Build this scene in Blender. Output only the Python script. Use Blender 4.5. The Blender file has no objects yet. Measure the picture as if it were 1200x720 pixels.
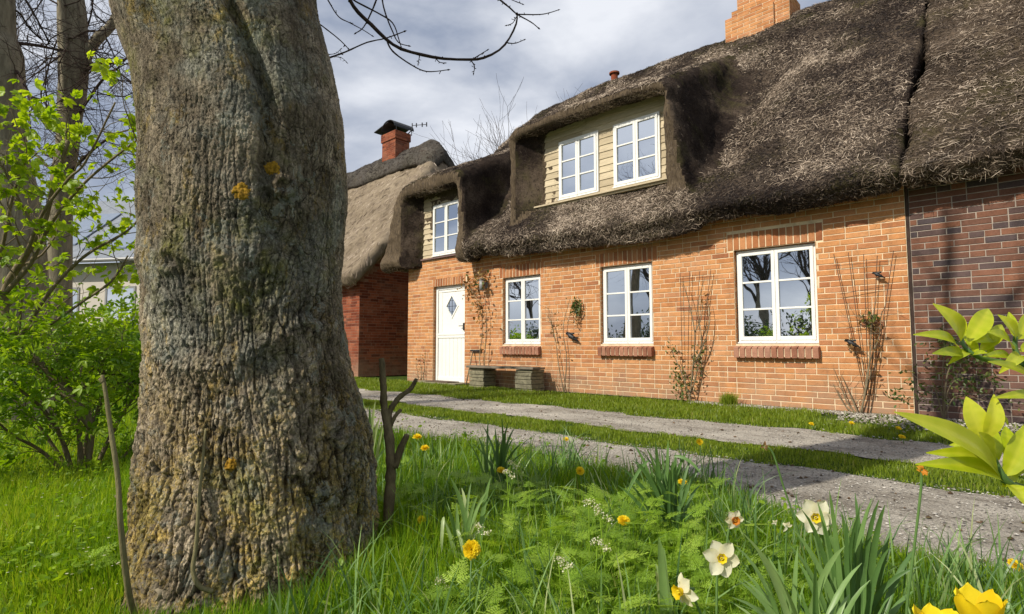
import bpy, math, random
import numpy as np

# ------------------------------------------------------------------ camera, sky, sun, exposure
scene = bpy.context.scene
COL = scene.collection
EYE = 0.77
YAW, PITCH, FPX = math.radians(43.4), math.radians(3.95), 663.0
cam_d = bpy.data.cameras.new("camera")
cam_d.lens = FPX / 1200 * 36.0
cam_d.sensor_width = 36.0
cam_d.clip_start = 0.02
cam_d.clip_end = 2000
cam = bpy.data.objects.new("camera", cam_d)
COL.objects.link(cam)
cam.location = (0, 0, EYE)
cam.rotation_euler = (math.radians(90) + PITCH, 0, YAW)
scene.camera = cam

SUN_AZ, SUN_EL = math.radians(13), math.radians(39)      # azimuth measured from the facade's normal, to the left
world = bpy.data.worlds.new("World")
scene.world = world
world.use_nodes = True
wt = world.node_tree
wt.nodes.clear()
wo = wt.nodes.new("ShaderNodeOutputWorld")
wb = wt.nodes.new("ShaderNodeBackground")
wb.inputs["Strength"].default_value = 0.1
sky = wt.nodes.new("ShaderNodeTexSky")
sky.sky_type = 'NISHITA'
sky.sun_disc = False
sky.sun_elevation = SUN_EL
sky.sun_rotation = math.radians(180) + SUN_AZ
wc = wt.nodes.new("ShaderNodeTexCoord")
wm = wt.nodes.new("ShaderNodeMapping")
wm.inputs["Scale"].default_value = (1.0, 1.0, 2.6)
wm.inputs["Location"].default_value = (0.25, 0.1, 0.05)
wn = wt.nodes.new("ShaderNodeTexNoise")
wn.inputs["Scale"].default_value = 1.9
wn.inputs["Detail"].default_value = 9
wn.inputs["Roughness"].default_value = 0.52
wn.inputs["Distortion"].default_value = 0.25
wr = wt.nodes.new("ShaderNodeValToRGB")
wr.color_ramp.elements[0].position = 0.41
wr.color_ramp.elements[0].color = (0.33, 0.38, 0.49, 1)
wr.color_ramp.elements[1].position = 0.60
wr.color_ramp.elements[1].color = (0.90, 0.92, 0.97, 1)
wv = wt.nodes.new("ShaderNodeVectorMath")
wv.operation = 'SCALE'
wv.inputs["Scale"].default_value = 9.6
wx = wt.nodes.new("ShaderNodeMix")
wx.data_type = 'RGBA'
wx.inputs[0].default_value = 0.88
L = wt.links.new
L(wc.outputs["Generated"], wm.inputs["Vector"])
L(wm.outputs["Vector"], wn.inputs["Vector"])
L(wn.outputs["Fac"], wr.inputs["Fac"])
L(wr.outputs["Color"], wv.inputs[0])
L(sky.outputs["Color"], wx.inputs[6])
L(wv.outputs["Vector"], wx.inputs[7])
L(wx.outputs[2], wb.inputs["Color"])
L(wb.outputs["Background"], wo.inputs["Surface"])

sun_d = bpy.data.lights.new("sun", 'SUN')
sun_d.energy = 4.4
sun_d.angle = math.radians(0.6)
sun_d.color = (1.0, 0.93, 0.80)
sun = bpy.data.objects.new("sun", sun_d)
COL.objects.link(sun)
sun.rotation_euler = (math.radians(90) - SUN_EL, 0, -SUN_AZ)
sun.location = (-4, -12, 12)

scene.view_settings.view_transform = 'Standard'
scene.view_settings.look = 'None'
scene.view_settings.exposure = 0.15
scene.view_settings.gamma = 1.0
scene.render.engine = 'CYCLES'
scene.cycles.use_denoising = True
scene.cycles.max_bounces = 6
scene.cycles.diffuse_bounces = 3
scene.cycles.glossy_bounces = 3
scene.cycles.transmission_bounces = 4
scene.cycles.transparent_max_bounces = 6
scene.cycles.sample_clamp_indirect = 6.0

rng = np.random.default_rng(11)
random.seed(11)
R_ = random.random
def U_(a, b): return a + (b - a) * random.random()

# ------------------------------------------------------------------ measuring helpers (survey of the place from the eye point)
FW = np.array([-math.sin(YAW) * math.cos(PITCH), math.cos(YAW) * math.cos(PITCH), math.sin(PITCH)])
RT = np.array([math.cos(YAW), math.sin(YAW), 0.0])
UP = np.cross(RT, FW)
EYEP = np.array([0, 0, EYE])
def ray(x, y): return FW + RT * (x - 600) / FPX + UP * (360 - y) / FPX
def at(x, y, t): return EYEP + ray(x, y) * t
def onY(x, y, Y):
    d = ray(x, y); return EYEP + d * (Y / d[1])
def onZ(x, y, z=0.0):
    d = ray(x, y); return EYEP + d * ((z - EYE) / d[2])
def proj(P):
    p = np.asarray(P) - EYEP
    z = p @ FW
    return 600 + FPX * (p @ RT) / z, 360 - FPX * (p @ UP) / z, z

# ------------------------------------------------------------------ noise
def _h(i, j, k, s):
    h = (i.astype(np.uint32) * np.uint32(374761393) + j.astype(np.uint32) * np.uint32(668265263)
         + k.astype(np.uint32) * np.uint32(2246822519) + np.uint32((s * 3266489917) & 0xffffffff))
    h = (h ^ (h >> np.uint32(13))) * np.uint32(1274126177)
    return h ^ (h >> np.uint32(16))
def pn(x, y, z, seed=0):
    """gradient noise, about -1..1"""
    x = np.asarray(x, np.float64); y = np.asarray(y, np.float64); z = np.asarray(z, np.float64)
    xi, yi, zi = np.floor(x), np.floor(y), np.floor(z)
    fx, fy, fz = x - xi, y - yi, z - zi
    xi, yi, zi = xi.astype(np.int64), yi.astype(np.int64), zi.astype(np.int64)
    u, v, w = [f * f * f * (f * (f * 6 - 15) + 10) for f in (fx, fy, fz)]
    out = 0
    for a in (0, 1):
        for b in (0, 1):
            for c in (0, 1):
                h = _h(xi + a, yi + b, zi + c, seed)
                g = (((h & 1023) / 511.5 - 1) * (fx - a) + (((h >> np.uint32(10)) & 1023) / 511.5 - 1) * (fy - b)
                     + (((h >> np.uint32(20)) & 1023) / 511.5 - 1) * (fz - c))
                out = out + g * (u if a else 1 - u) * (v if b else 1 - v) * (w if c else 1 - w)
    return out * 1.6
def fbm(x, y, z, o=4, seed=0, g=0.5):
    s, a = 0, 1.0
    for k in range(o):
        s = s + a * pn(x * 2**k, y * 2**k, z * 2**k, seed + k * 17)
        a *= g
    return s

# ------------------------------------------------------------------ mesh builder
class MB:
    def __init__(s): s.V = []; s.Q = []; s.T = []; s.mq = []; s.mt = []; s.R = []; s.n = 0
    def add(s, V, Q=None, T=None, mat=0, rnd=0.5):
        V = np.asarray(V, np.float32).reshape(-1, 3)
        if Q is not None and len(Q):
            Q = np.asarray(Q, np.int64).reshape(-1, 4) + s.n
            s.Q.append(Q); s.mq.append(np.full(len(Q), mat, np.int32))
        if T is not None and len(T):
            T = np.asarray(T, np.int64).reshape(-1, 3) + s.n
            s.T.append(T); s.mt.append(np.full(len(T), mat, np.int32))
        r = np.asarray(rnd, np.float32)
        s.R.append(np.full(len(V), r, np.float32) if r.ndim == 0 else r)
        s.V.append(V); s.n += len(V)
        return s
    def box(s, a, b, mat=0, rnd=0.5, M=None, O=(0, 0, 0)):
        a = np.array(a, float); b = np.array(b, float)
        V = np.array([[x, y, z] for x in (a[0], b[0]) for y in (a[1], b[1]) for z in (a[2], b[2])])
        if M is not None: V = V @ np.asarray(M).T
        V = V + np.asarray(O)
        Q = [[0, 1, 3, 2], [4, 6, 7, 5], [0, 4, 5, 1], [2, 3, 7, 6], [0, 2, 6, 4], [1, 5, 7, 3]]
        return s.add(V, Q, None, mat, rnd)
    def tube(s, P, r, n=8, mat=0, rnd=0.5, cap=True):
        P = np.asarray(P, float); m = len(P)
        r = np.full(m, r) if np.ndim(r) == 0 else np.asarray(r, float)
        T = np.gradient(P, axis=0)
        T /= np.linalg.norm(T, axis=1)[:, None] + 1e-12
        ref = np.array([0, 0, 1.0]) if abs(T[0][2]) < 0.9 else np.array([1.0, 0, 0])
        A = np.cross(T[0], ref); A /= np.linalg.norm(A)
        As = []
        for t in T:
            A = A - t * (A @ t); A /= np.linalg.norm(A) + 1e-12; As.append(A)
        As = np.array(As); Bs = np.cross(T, As)
        th = np.arange(n) * 2 * math.pi / n
        V = P[:, None] + r[:, None, None] * (As[:, None] * np.cos(th)[None, :, None] + Bs[:, None] * np.sin(th)[None, :, None])
        i = np.arange(m - 1)[:, None] * n; j = np.arange(n)[None]; j2 = (j + 1) % n
        Q = np.stack([i + j, i + j2, i + n + j2, i + n + j], -1).reshape(-1, 4)
        V = V.reshape(-1, 3); Tt = None
        if cap:
            V = np.vstack([V, P[0], P[-1]])
            k = m * n; jj = np.arange(n); k2 = (jj + 1) % n
            Tt = np.vstack([np.stack([np.full(n, k), k2, jj], -1), np.stack([np.full(n, k + 1), (m - 1) * n + jj, (m - 1) * n + k2], -1)])
        return s.add(V, Q, Tt, mat, rnd)
    def inst(s, tv, tq, M, Lc, rnd, mat=0):
        """many copies of a template: M (N,3,3), Lc (N,3), rnd (N)"""
        tv = np.asarray(tv, np.float32); tq = np.asarray(tq)
        N = len(Lc)
        if N == 0: return s
        V = np.einsum('nij,kj->nki', np.asarray(M, np.float32), tv) + np.asarray(Lc, np.float32)[:, None]
        Q = (tq[None] + (np.arange(N) * len(tv))[:, None, None]).reshape(-1, 4)
        return s.add(V.reshape(-1, 3), Q, None, mat, np.repeat(np.asarray(rnd, np.float32), len(tv)))
    def build(s, name, mats, parent=None, smooth=False, bevel=0.0):
        me = bpy.data.meshes.new(name)
        V = np.concatenate(s.V) if s.V else np.zeros((0, 3), np.float32)
        Q = np.concatenate(s.Q) if s.Q else np.zeros((0, 4), np.int64)
        T = np.concatenate(s.T) if s.T else np.zeros((0, 3), np.int64)
        me.vertices.add(len(V)); me.vertices.foreach_set("co", V.astype(np.float32).ravel())
        nl = len(Q) * 4 + len(T) * 3
        me.loops.add(nl)
        me.loops.foreach_set("vertex_index", np.concatenate([Q.ravel(), T.ravel()]).astype(np.int32))
        me.polygons.add(len(Q) + len(T))
        st = np.concatenate([np.arange(len(Q)) * 4, len(Q) * 4 + np.arange(len(T)) * 3]).astype(np.int32)
        me.polygons.foreach_set("loop_start", st)
        mi = np.concatenate([np.concatenate(s.mq) if s.mq else np.zeros(0, np.int32), np.concatenate(s.mt) if s.mt else np.zeros(0, np.int32)])
        me.polygons.foreach_set("material_index", mi.astype(np.int32))
        me.polygons.foreach_set("use_smooth", np.full(len(Q) + len(T), bool(smooth)))
        at_ = me.attributes.new("rnd", 'FLOAT', 'POINT')
        at_.data.foreach_set("value", np.concatenate(s.R).astype(np.float32) if s.R else np.zeros(0, np.float32))
        me.update(calc_edges=True)
        for m in (mats if isinstance(mats, (list, tuple)) else [mats]): me.materials.append(m)
        o = bpy.data.objects.new(name, me)
        COL.objects.link(o)
        if parent is not None: o.parent = parent
        if bevel:
            bv = o.modifiers.new("bevel", 'BEVEL'); bv.width = bevel; bv.segments = 2; bv.limit_method = 'ANGLE'
        return o
def tag(o, label=None, cat=None, group=None, kind=None):
    if label: o["label"] = label
    if cat: o["category"] = cat
    if group: o["group"] = group
    if kind: o["kind"] = kind
    return o
def empty(name, loc, label=None, cat=None, group=None):
    o = bpy.data.objects.new(name, None); COL.objects.link(o); o.location = loc
    o.empty_display_size = 0.1
    return tag(o, label, cat, group)
def child(o, parent):
    """parent without moving: children are modelled in world coordinates"""
    o.parent = parent
    o.location = o.location - parent_world(parent)
    return o
from mathutils import Vector
def parent_world(p):
    v = Vector((0, 0, 0))
    while p is not None:
        v = v + Vector(p.location); p = p.parent
    return v
def part(mb, name, mats, parent, smooth=False, bevel=0.0, label=None):
    o = mb.build(name, mats, None, smooth, bevel)
    child(o, parent)
    if label: o["label"] = label
    return o

# ------------------------------------------------------------------ material helpers
class NT:
    def __init__(s, name):
        s.m = bpy.data.materials.new(name); s.m.use_nodes = True
        s.t = s.m.node_tree; s.t.nodes.clear()
        s.out = s.t.nodes.new("ShaderNodeOutputMaterial")
    def n(s, ty, **kw):
        nd = s.t.nodes.new(ty)
        for k, v in kw.items():
            if hasattr(nd, k) and not k.startswith("i_"): setattr(nd, k, v)
        return nd
    def lk(s, a, b): s.t.links.new(a, b)
    def coord(s, kind="Object", scale=(1, 1, 1), rot=(0, 0, 0)):
        c = s.n("ShaderNodeTexCoord"); m = s.n("ShaderNodeMapping")
        m.inputs["Scale"].default_value = scale; m.inputs["Rotation"].default_value = rot
        s.lk(c.outputs[kind], m.inputs["Vector"]); return m.outputs["Vector"]
    def attr(s, nm="rnd"):
        a = s.n("ShaderNodeAttribute"); a.attribute_name = nm; return a.outputs["Fac"]
    def noise(s, vec, scale=5, detail=5, rough=0.55, dist=0.0):
        a = s.n("ShaderNodeTexNoise")
        a.inputs["Scale"].default_value = scale; a.inputs["Detail"].default_value = detail
        a.inputs["Roughness"].default_value = rough; a.inputs["Distortion"].default_value = dist
        s.lk(vec, a.inputs["Vector"]); return a.outputs["Fac"]
    def vor(s, vec, scale=5, feat='F1', out="Distance"):
        a = s.n("ShaderNodeTexVoronoi"); a.feature = feat
        a.inputs["Scale"].default_value = scale; s.lk(vec, a.inputs["Vector"]); return a.outputs[out]
    def ramp(s, f, stops, interp='LINEAR'):
        r = s.n("ShaderNodeValToRGB"); r.color_ramp.interpolation = interp
        e = r.color_ramp.elements
        while len(e) < len(stops): e.new(0.5)
        for k, (p, c) in enumerate(stops):
            e[k].position = p
            e[k].color = (*c, 1) if len(c) == 3 else c
        s.lk(f, r.inputs["Fac"]); return r.outputs["Color"]
    def mix(s, f, a, b, mode='MIX'):
        x = s.n("ShaderNodeMix"); x.data_type = 'RGBA'; x.blend_type = mode
        for i, v in ((0, f), (6, a), (7, b)):
            if isinstance(v, (int, float)): x.inputs[i].default_value = v
            elif isinstance(v, tuple): x.inputs[i].default_value = (*v, 1)
            else: s.lk(v, x.inputs[i])
        return x.outputs[2]
    def math(s, op, a, b=0.0, clamp=False):
        x = s.n("ShaderNodeMath"); x.operation = op; x.use_clamp = clamp
        for i, v in ((0, a), (1, b)):
            if isinstance(v, (int, float)): x.inputs[i].default_value = v
            else: s.lk(v, x.inputs[i])
        return x.outputs[0]
    def bump(s, h, strength=0.5, dist=0.01, prev=None):
        b = s.n("ShaderNodeBump"); b.inputs["Strength"].default_value = strength; b.inputs["Distance"].default_value = dist
        s.lk(h, b.inputs["Height"])
        if prev is not None: s.lk(prev, b.inputs["Normal"])
        return b.outputs["Normal"]
    def bsdf(s, color, rough=0.8, normal=None, spec=0.3, metal=0.0):
        p = s.n("ShaderNodeBsdfPrincipled")
        if isinstance(color, tuple): p.inputs["Base Color"].default_value = (*color, 1)
        else: s.lk(color, p.inputs["Base Color"])
        if isinstance(rough, (int, float)): p.inputs["Roughness"].default_value = rough
        else: s.lk(rough, p.inputs["Roughness"])
        p.inputs["Specular IOR Level"].default_value = spec
        p.inputs["Metallic"].default_value = metal
        if normal is not None: s.lk(normal, p.inputs["Normal"])
        return p.outputs[0]
    def fin(s, sh): s.lk(sh, s.out.inputs["Surface"]); return s.m
def simple(name, col, rough=0.7, var=0.15, scale=12, spec=0.3, metal=0.0, bump=0.15, dist=0.004):
    t = NT(name); v = t.coord()
    n = t.noise(v, scale, 6, 0.6)
    lo = tuple(c * (1 - var) for c in col); hi = tuple(min(1, c * (1 + var)) for c in col)
    c = t.ramp(n, [(0.3, lo), (0.7, hi)])
    nb = t.bump(t.noise(v, scale * 6, 4), bump, dist)
    return t.fin(t.bsdf(c, rough, nb, spec, metal))
def leafmat(name, stops, trans=0.4, rough=0.45, spec=0.35, tboost=1.5):
    t = NT(name)
    c = t.ramp(t.attr(), stops)
    v = t.coord()
    c = t.mix(0.5, c, t.ramp(t.noise(v, 22, 3), [(0.3, (0.62, 0.62, 0.62)), (0.7, (1.0, 1.0, 1.0))]), 'MULTIPLY')
    p = t.bsdf(c, rough, None, spec)
    tr = t.n("ShaderNodeBsdfTranslucent")
    c2 = t.mix(1.0, c, (tboost, tboost * 0.95, tboost * 0.35), 'MULTIPLY')
    t.lk(c2, tr.inputs["Color"])
    mx = t.n("ShaderNodeMixShader"); mx.inputs[0].default_value = trans
    t.lk(p, mx.inputs[1]); t.lk(tr.outputs[0], mx.inputs[2])
    return t.fin(mx.outputs[0])

# ---- materials
def brickmat(name, stops, mott=0.45, pale=(0.56, 0.36, 0.24)):
    t = NT(name); v = t.coord()
    c = t.ramp(t.attr(), stops)
    n1 = t.noise(v, 9, 5, 0.6); n2 = t.noise(v, 60, 4, 0.65)
    c = t.mix(mott, c, t.ramp(n1, [(0.3, (0.55, 0.5, 0.48)), (0.65, (1.15, 1.1, 1.05))]), 'MULTIPLY')
    c = t.mix(0.6, c, t.ramp(n2, [(0.3, (0.7, 0.68, 0.66)), (0.6, (1.10, 1.08, 1.06))]), 'MULTIPLY')
    c = t.mix(t.math('MULTIPLY', t.ramp(t.noise(v, 1.5, 6, 0.7, 0.4), [(0.5, (0, 0, 0)), (0.68, (1, 1, 1))]), 0.20), c, pale)
    sz_ = t.n("ShaderNodeSeparateXYZ"); t.lk(v, sz_.inputs[0])
    damp = t.math('MULTIPLY', t.math('MULTIPLY', t.math('SUBTRACT', .62, sz_.outputs[2], True), 1.5, True), t.ramp(t.noise(v, 2.6, 6, .75), [(.36, (.1, .1, .1)), (.6, (1, 1, 1))]))
    c = t.mix(damp, c, tuple(q * .62 for q in pale))
    c = t.mix(t.math('MULTIPLY', t.ramp(t.noise(t.coord(scale=(3, 3, 1)), 2.2, 6, 0.75), [(0.54, (0, 0, 0)), (0.66, (1, 1, 1))]), 0.28), c, tuple(q * .30 for q in pale))
    nb = t.bump(t.noise(v, 90, 6, 0.7), 0.55, 0.004)
    return t.fin(t.bsdf(c, 0.92, nb, 0.15))
M_brick = brickmat("orange_brick", [(0.0, (0.34, 0.14, 0.07)), (0.07, (0.45, 0.195, 0.085)), (0.4, (0.51, 0.232, 0.092)), (0.75, (0.60, 0.30, 0.13)), (1.0, (0.52, 0.25, 0.125))])
M_dbrick = brickmat("clinker_brick", [(0.0, (0.075, 0.062, 0.068)), (0.25, (0.10, 0.07, 0.068)), (0.35, (0.14, 0.072, 0.052)), (0.7, (0.18, 0.088, 0.06)), (1.0, (0.25, 0.115, 0.07))], pale=(0.25, 0.16, 0.14))
M_rbrick = brickmat("red_brick", [(0.0, (0.13, 0.035, 0.02)), (0.5, (0.24, 0.065, 0.032)), (1.0, (0.32, 0.10, 0.05))])
M_sill = brickmat("sill_brick", [(0.0, (0.26, 0.11, 0.07)), (0.5, (0.36, 0.17, 0.11)), (1.0, (0.44, 0.24, 0.17))])
M_mortar = simple("mortar", (0.68, 0.54, 0.36), 0.95, 0.2, 14)
M_dmortar = simple("grey_mortar", (0.36, 0.30, 0.25), 0.95, 0.2, 14)
M_rmortar = simple("pink_mortar", (0.28, 0.15, 0.10), 0.95, 0.2, 14)
M_lintel = brickmat("lintel_brick", [(0.0, (0.30, 0.11, 0.05)), (0.5, (0.42, 0.175, 0.075)), (1.0, (0.52, 0.25, 0.115))])
M_white = simple("white_paint", (0.80, 0.79, 0.75), 0.4, 0.04, 3, 0.4, bump=0.05)
M_dark = simple("black_metal", (0.022, 0.022, 0.024), 0.5, 0.2, 20, 0.4)
M_rod = simple("rusty_rod", (0.10, 0.055, 0.035), 0.7, 0.3, 30)
M_grey = simple("grey_metal", (0.25, 0.25, 0.25), 0.45, 0.1, 9, 0.5)
M_stone = simple("old_stone", (0.21, 0.19, 0.125), 0.95, 0.35, 16, bump=0.6, dist=0.012)
M_render = simple("cream_render", (0.55, 0.50, 0.44), 0.9, 0.06, 4)
M_slate = simple("slate_roof", (0.20, 0.22, 0.25), 0.5, 0.2, 5, 0.4)
M_panel = simple("solar_glass", (0.16, 0.20, 0.27), 0.12, 0.1, 5, 0.6)
M_lead = simple("lead_strip", (0.16, 0.10, 0.09), 0.6, 0.2, 9)
M_dirt = simple("soil", (0.09, 0.07, 0.045), 0.97, 0.35, 10, bump=0.6, dist=0.02)

t = NT("weathered_boards"); v = t.coord(scale=(1, 1, 9))
c = t.ramp(t.attr(), [(0, (0.44, 0.36, 0.24)), (1, (0.62, 0.52, 0.36))])
c = t.mix(0.6, c, t.ramp(t.noise(v, 6, 6, 0.65), [(0.3, (0.6, 0.6, 0.6)), (0.65, (1.1, 1.1, 1.08))]), 'MULTIPLY')
M_board = t.fin(t.bsdf(c, 0.8, t.bump(t.noise(v, 12, 5), 0.3, 0.004), 0.2))

t = NT("bench_plank"); v = t.coord(scale=(1, 9, 9))
c = t.ramp(t.noise(v, 6, 6, 0.65), [(0.3, (0.10, 0.085, 0.065)), (0.7, (0.25, 0.21, 0.16))])
M_plank = t.fin(t.bsdf(c, 0.85, t.bump(t.noise(v, 12, 5), 0.4, 0.004), 0.2))

t = NT("window_glass"); v = t.coord()
nb = t.bump(t.noise(v, 1.6, 2, 0.4), 0.12, 0.02)
base = t.bsdf((0.012, 0.014, 0.014), 0.03, nb, 0.9)
g = t.n("ShaderNodeBsdfGlossy"); g.inputs["Color"].default_value = (0.86, 0.92, 1.0, 1); g.inputs["Roughness"].default_value = 0.01
t.lk(nb, g.inputs["Normal"])
mx = t.n("ShaderNodeMixShader"); mx.inputs[0].default_value = 0.62
t.lk(base, mx.inputs[1]); t.lk(g.outputs[0], mx.inputs[2]); M_glass = t.fin(mx.outputs[0])

def thatchmat(name, stops, moss=0.45, streak=(5, 5, 5)):
    t = NT(name); v = t.coord(scale=(1, 1, 1)); vs = t.coord(scale=streak)
    n1 = t.noise(v, 1.1, 5, 0.6); n2 = t.noise(vs, 7, 8, 0.72, 0.6)
    f = t.math('ADD', t.math('MULTIPLY', n1, 0.62), t.math('MULTIPLY', n2, 0.38))
    c = t.ramp(f, stops)
    c = t.mix(t.math('MULTIPLY', t.ramp(t.noise(v, 0.8, 6, 0.7), [(0.50, (0, 0, 0)), (0.62, (1, 1, 1))]), moss), c, (0.11, 0.105, 0.035))
    nb = t.bump(n2, 0.9, 0.03)
    nb = t.bump(t.noise(vs, 22, 6, 0.8, 1.0), 0.9, 0.02, nb)
    return t.fin(t.bsdf(c, 1.0, nb, 0.05))
M_thatch = thatchmat("old_thatch", [(0.38, (0.014, 0.010, 0.009)), (0.5, (0.048, 0.035, 0.028)), (0.62, (0.15, 0.113, 0.083))])
M_thatch2 = thatchmat("brown_thatch", [(0.36, (0.03, 0.022, 0.016)), (0.5, (0.095, 0.070, 0.05)), (0.64, (0.22, 0.165, 0.12))], 0.3)
M_thatch3 = thatchmat("fresh_thatch", [(0.3, (0.15, 0.115, 0.08)), (0.5, (0.27, 0.215, 0.15)), (0.7, (0.38, 0.31, 0.225))], 0.0, (6, 1.6, 1.6))
t = NT("cut_reed"); v = t.coord(scale=(1, 1, 1))
c = t.ramp(t.noise(t.coord(scale=(9, 9, 1.6)), 5, 7, 0.75), [(0.3, (0.05, 0.037, 0.026)), (0.5, (0.13, 0.098, 0.066)), (0.7, (0.22, 0.17, 0.115))])
c = t.mix(0.6, c, t.ramp(t.noise(v, 1.7, 5, 0.6), [(0.3, (0.5, 0.48, 0.46)), (0.65, (1.1, 1.08, 1.05))]), 'MULTIPLY')
M_cut = t.fin(t.bsdf(c, 1.0, t.bump(t.noise(t.coord(scale=(10, 10, 2.5)), 10, 7, 0.8), 1.0, 0.02), 0.05))
M_cap = thatchmat("ridge_heather", [(0.34, (0.05, 0.045, 0.042)), (0.5, (0.10, 0.09, 0.08)), (0.66, (0.16, 0.14, 0.12))], 0.1)
t = NT("straw"); M_straw = t.fin(t.bsdf(t.ramp(t.attr(), [(0, (0.015, 0.011, 0.010)), (0.45, (0.105, 0.078, 0.058)), (0.72, (0.30, 0.232, 0.172)), (1, (0.62, 0.51, 0.40))]), 0.8, None, 0.2))

# bark of the big trunk: rnd carries the height of the bark relief
t = NT("old_bark"); v = t.coord()
n1 = t.noise(v, 3.2, 6, 0.65); n2 = t.noise(v, 11, 7, 0.7, 0.4); n3 = t.noise(v, 46, 6, 0.7)
c = t.ramp(n2, [(0.28, (0.15, 0.12, 0.085)), (0.5, (0.29, 0.245, 0.185)), (0.72, (0.46, 0.40, 0.315))])
c = t.mix(t.ramp(n1, [(0.5, (0, 0, 0)), (0.6, (0.8, 0.8, 0.8))]), c, t.ramp(n3, [(0.35, (0.14, 0.145, 0.13)), (0.65, (0.35, 0.355, 0.31))]))
vv = t.coord(scale=(1, 1, 0.6))
l1 = t.math('MULTIPLY', t.ramp(t.noise(vv, 4.2, 6, 0.8, 0.8), [(0.53, (0, 0, 0)), (0.60, (1, 1, 1))]), t.ramp(n3, [(0.42, (0, 0, 0)), (0.52, (1, 1, 1))]))
c = t.mix(t.math('MULTIPLY', l1, 0.8), c, (0.36, 0.26, 0.085))
sz = t.n("ShaderNodeSeparateXYZ"); t.lk(t.coord(), sz.inputs[0])
low_ = t.math("MULTIPLY", t.math("SUBTRACT", 0.72, sz.outputs[2], True), 2.2, True)
l2 = t.math("MULTIPLY", t.math("MULTIPLY", t.ramp(t.noise(t.coord(), 6.5, 7, 0.8, 0.5), [(0.47, (0, 0, 0)), (0.54, (1, 1, 1))]), t.ramp(t.noise(t.coord(), 70, 4, 0.7), [(0.42, (0, 0, 0)), (0.5, (1, 1, 1))])), low_)
c = t.mix(t.math("MULTIPLY", l2, 0.8), c, (0.46, 0.34, 0.10))
c = t.mix(0.65, c, t.ramp(t.noise(t.coord(), 210, 4, 0.75), [(0.34, (0.45, 0.44, 0.42)), (0.5, (1, 1, 1)), (0.66, (1.6, 1.58, 1.5))]), "MULTIPLY")
mo = t.ramp(t.noise(t.coord(), 2.3, 7, 0.75), [(0.49, (0, 0, 0)), (0.62, (0.85, 0.85, 0.85))])
c = t.mix(t.math('MULTIPLY', mo, t.ramp(n2, [(0.4, (0, 0, 0)), (0.55, (1, 1, 1))])), c, (0.17, 0.17, 0.035))
li = t.ramp(t.noise(t.coord(), 75, 5, 0.75), [(0.64, (0, 0, 0)), (0.70, (0.7, 0.7, 0.7))])
c = t.mix(li, c, (0.40, 0.40, 0.34))
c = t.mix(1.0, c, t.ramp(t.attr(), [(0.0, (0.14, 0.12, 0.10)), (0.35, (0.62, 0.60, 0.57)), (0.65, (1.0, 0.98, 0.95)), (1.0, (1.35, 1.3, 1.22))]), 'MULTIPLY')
nb = t.bump(n3, 0.9, 0.007)
wn_ = t.n("ShaderNodeTexNoise"); wn_.inputs["Scale"].default_value = 9; wn_.inputs["Detail"].default_value = 4; t.lk(t.coord(), wn_.inputs["Vector"])
def warped(sc, amt):
    mp = t.n("ShaderNodeVectorMath"); mp.operation = 'MULTIPLY_ADD'; t.lk(wn_.outputs["Color"], mp.inputs[0]); mp.inputs[1].default_value = (amt, amt, amt); t.lk(t.coord(scale=sc), mp.inputs[2]); return mp.outputs[0]
cr1 = t.ramp(t.vor(warped((1, 1, .36), .09), 30, 'DISTANCE_TO_EDGE'), [(0.0, (0, 0, 0)), (0.055, (1, 1, 1))])
cr2 = t.ramp(t.vor(warped((1, 1, .55), .06), 74, 'DISTANCE_TO_EDGE'), [(0.0, (0, 0, 0)), (0.09, (1, 1, 1))])
msk = t.ramp(t.noise(t.coord(), 5.5, 5, 0.7), [(0.42, (0.15, 0.15, 0.15)), (0.58, (1, 1, 1))])
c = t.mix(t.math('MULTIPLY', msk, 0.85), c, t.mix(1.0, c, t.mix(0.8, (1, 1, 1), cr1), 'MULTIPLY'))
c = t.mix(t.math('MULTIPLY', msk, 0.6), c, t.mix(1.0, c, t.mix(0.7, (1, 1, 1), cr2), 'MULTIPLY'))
pl = t.ramp(t.noise(warped((1, 1, .8), .12), 7, 7, 0.8), [(0.565, (0, 0, 0)), (0.585, (1, 1, 1))])
big_ = t.ramp(t.noise(warped((1, 1, .45), .25), 2.6, 6, 0.7), [(0.39, (0.62, 0.60, 0.57)), (0.5, (1.15, 1.15, 1.12)), (0.60, (1.75, 1.7, 1.6))])
c = t.mix(0.85, c, big_, "MULTIPLY")
c = t.mix(t.math('MULTIPLY', pl, 0.5), c, t.ramp(t.noise(t.coord(), 50, 5, 0.7), [(0.35, (0.17, 0.19, 0.155)), (0.65, (0.42, 0.44, 0.38))]))
nb = t.bump(cr1, 0.75, 0.008, nb); nb = t.bump(cr2, 0.6, 0.004, nb)
nb = t.bump(t.noise(v, 160, 7, 0.85), 1.0, 0.005, nb)
M_bark = t.fin(t.bsdf(c, 0.93, nb, 0.15))

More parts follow.
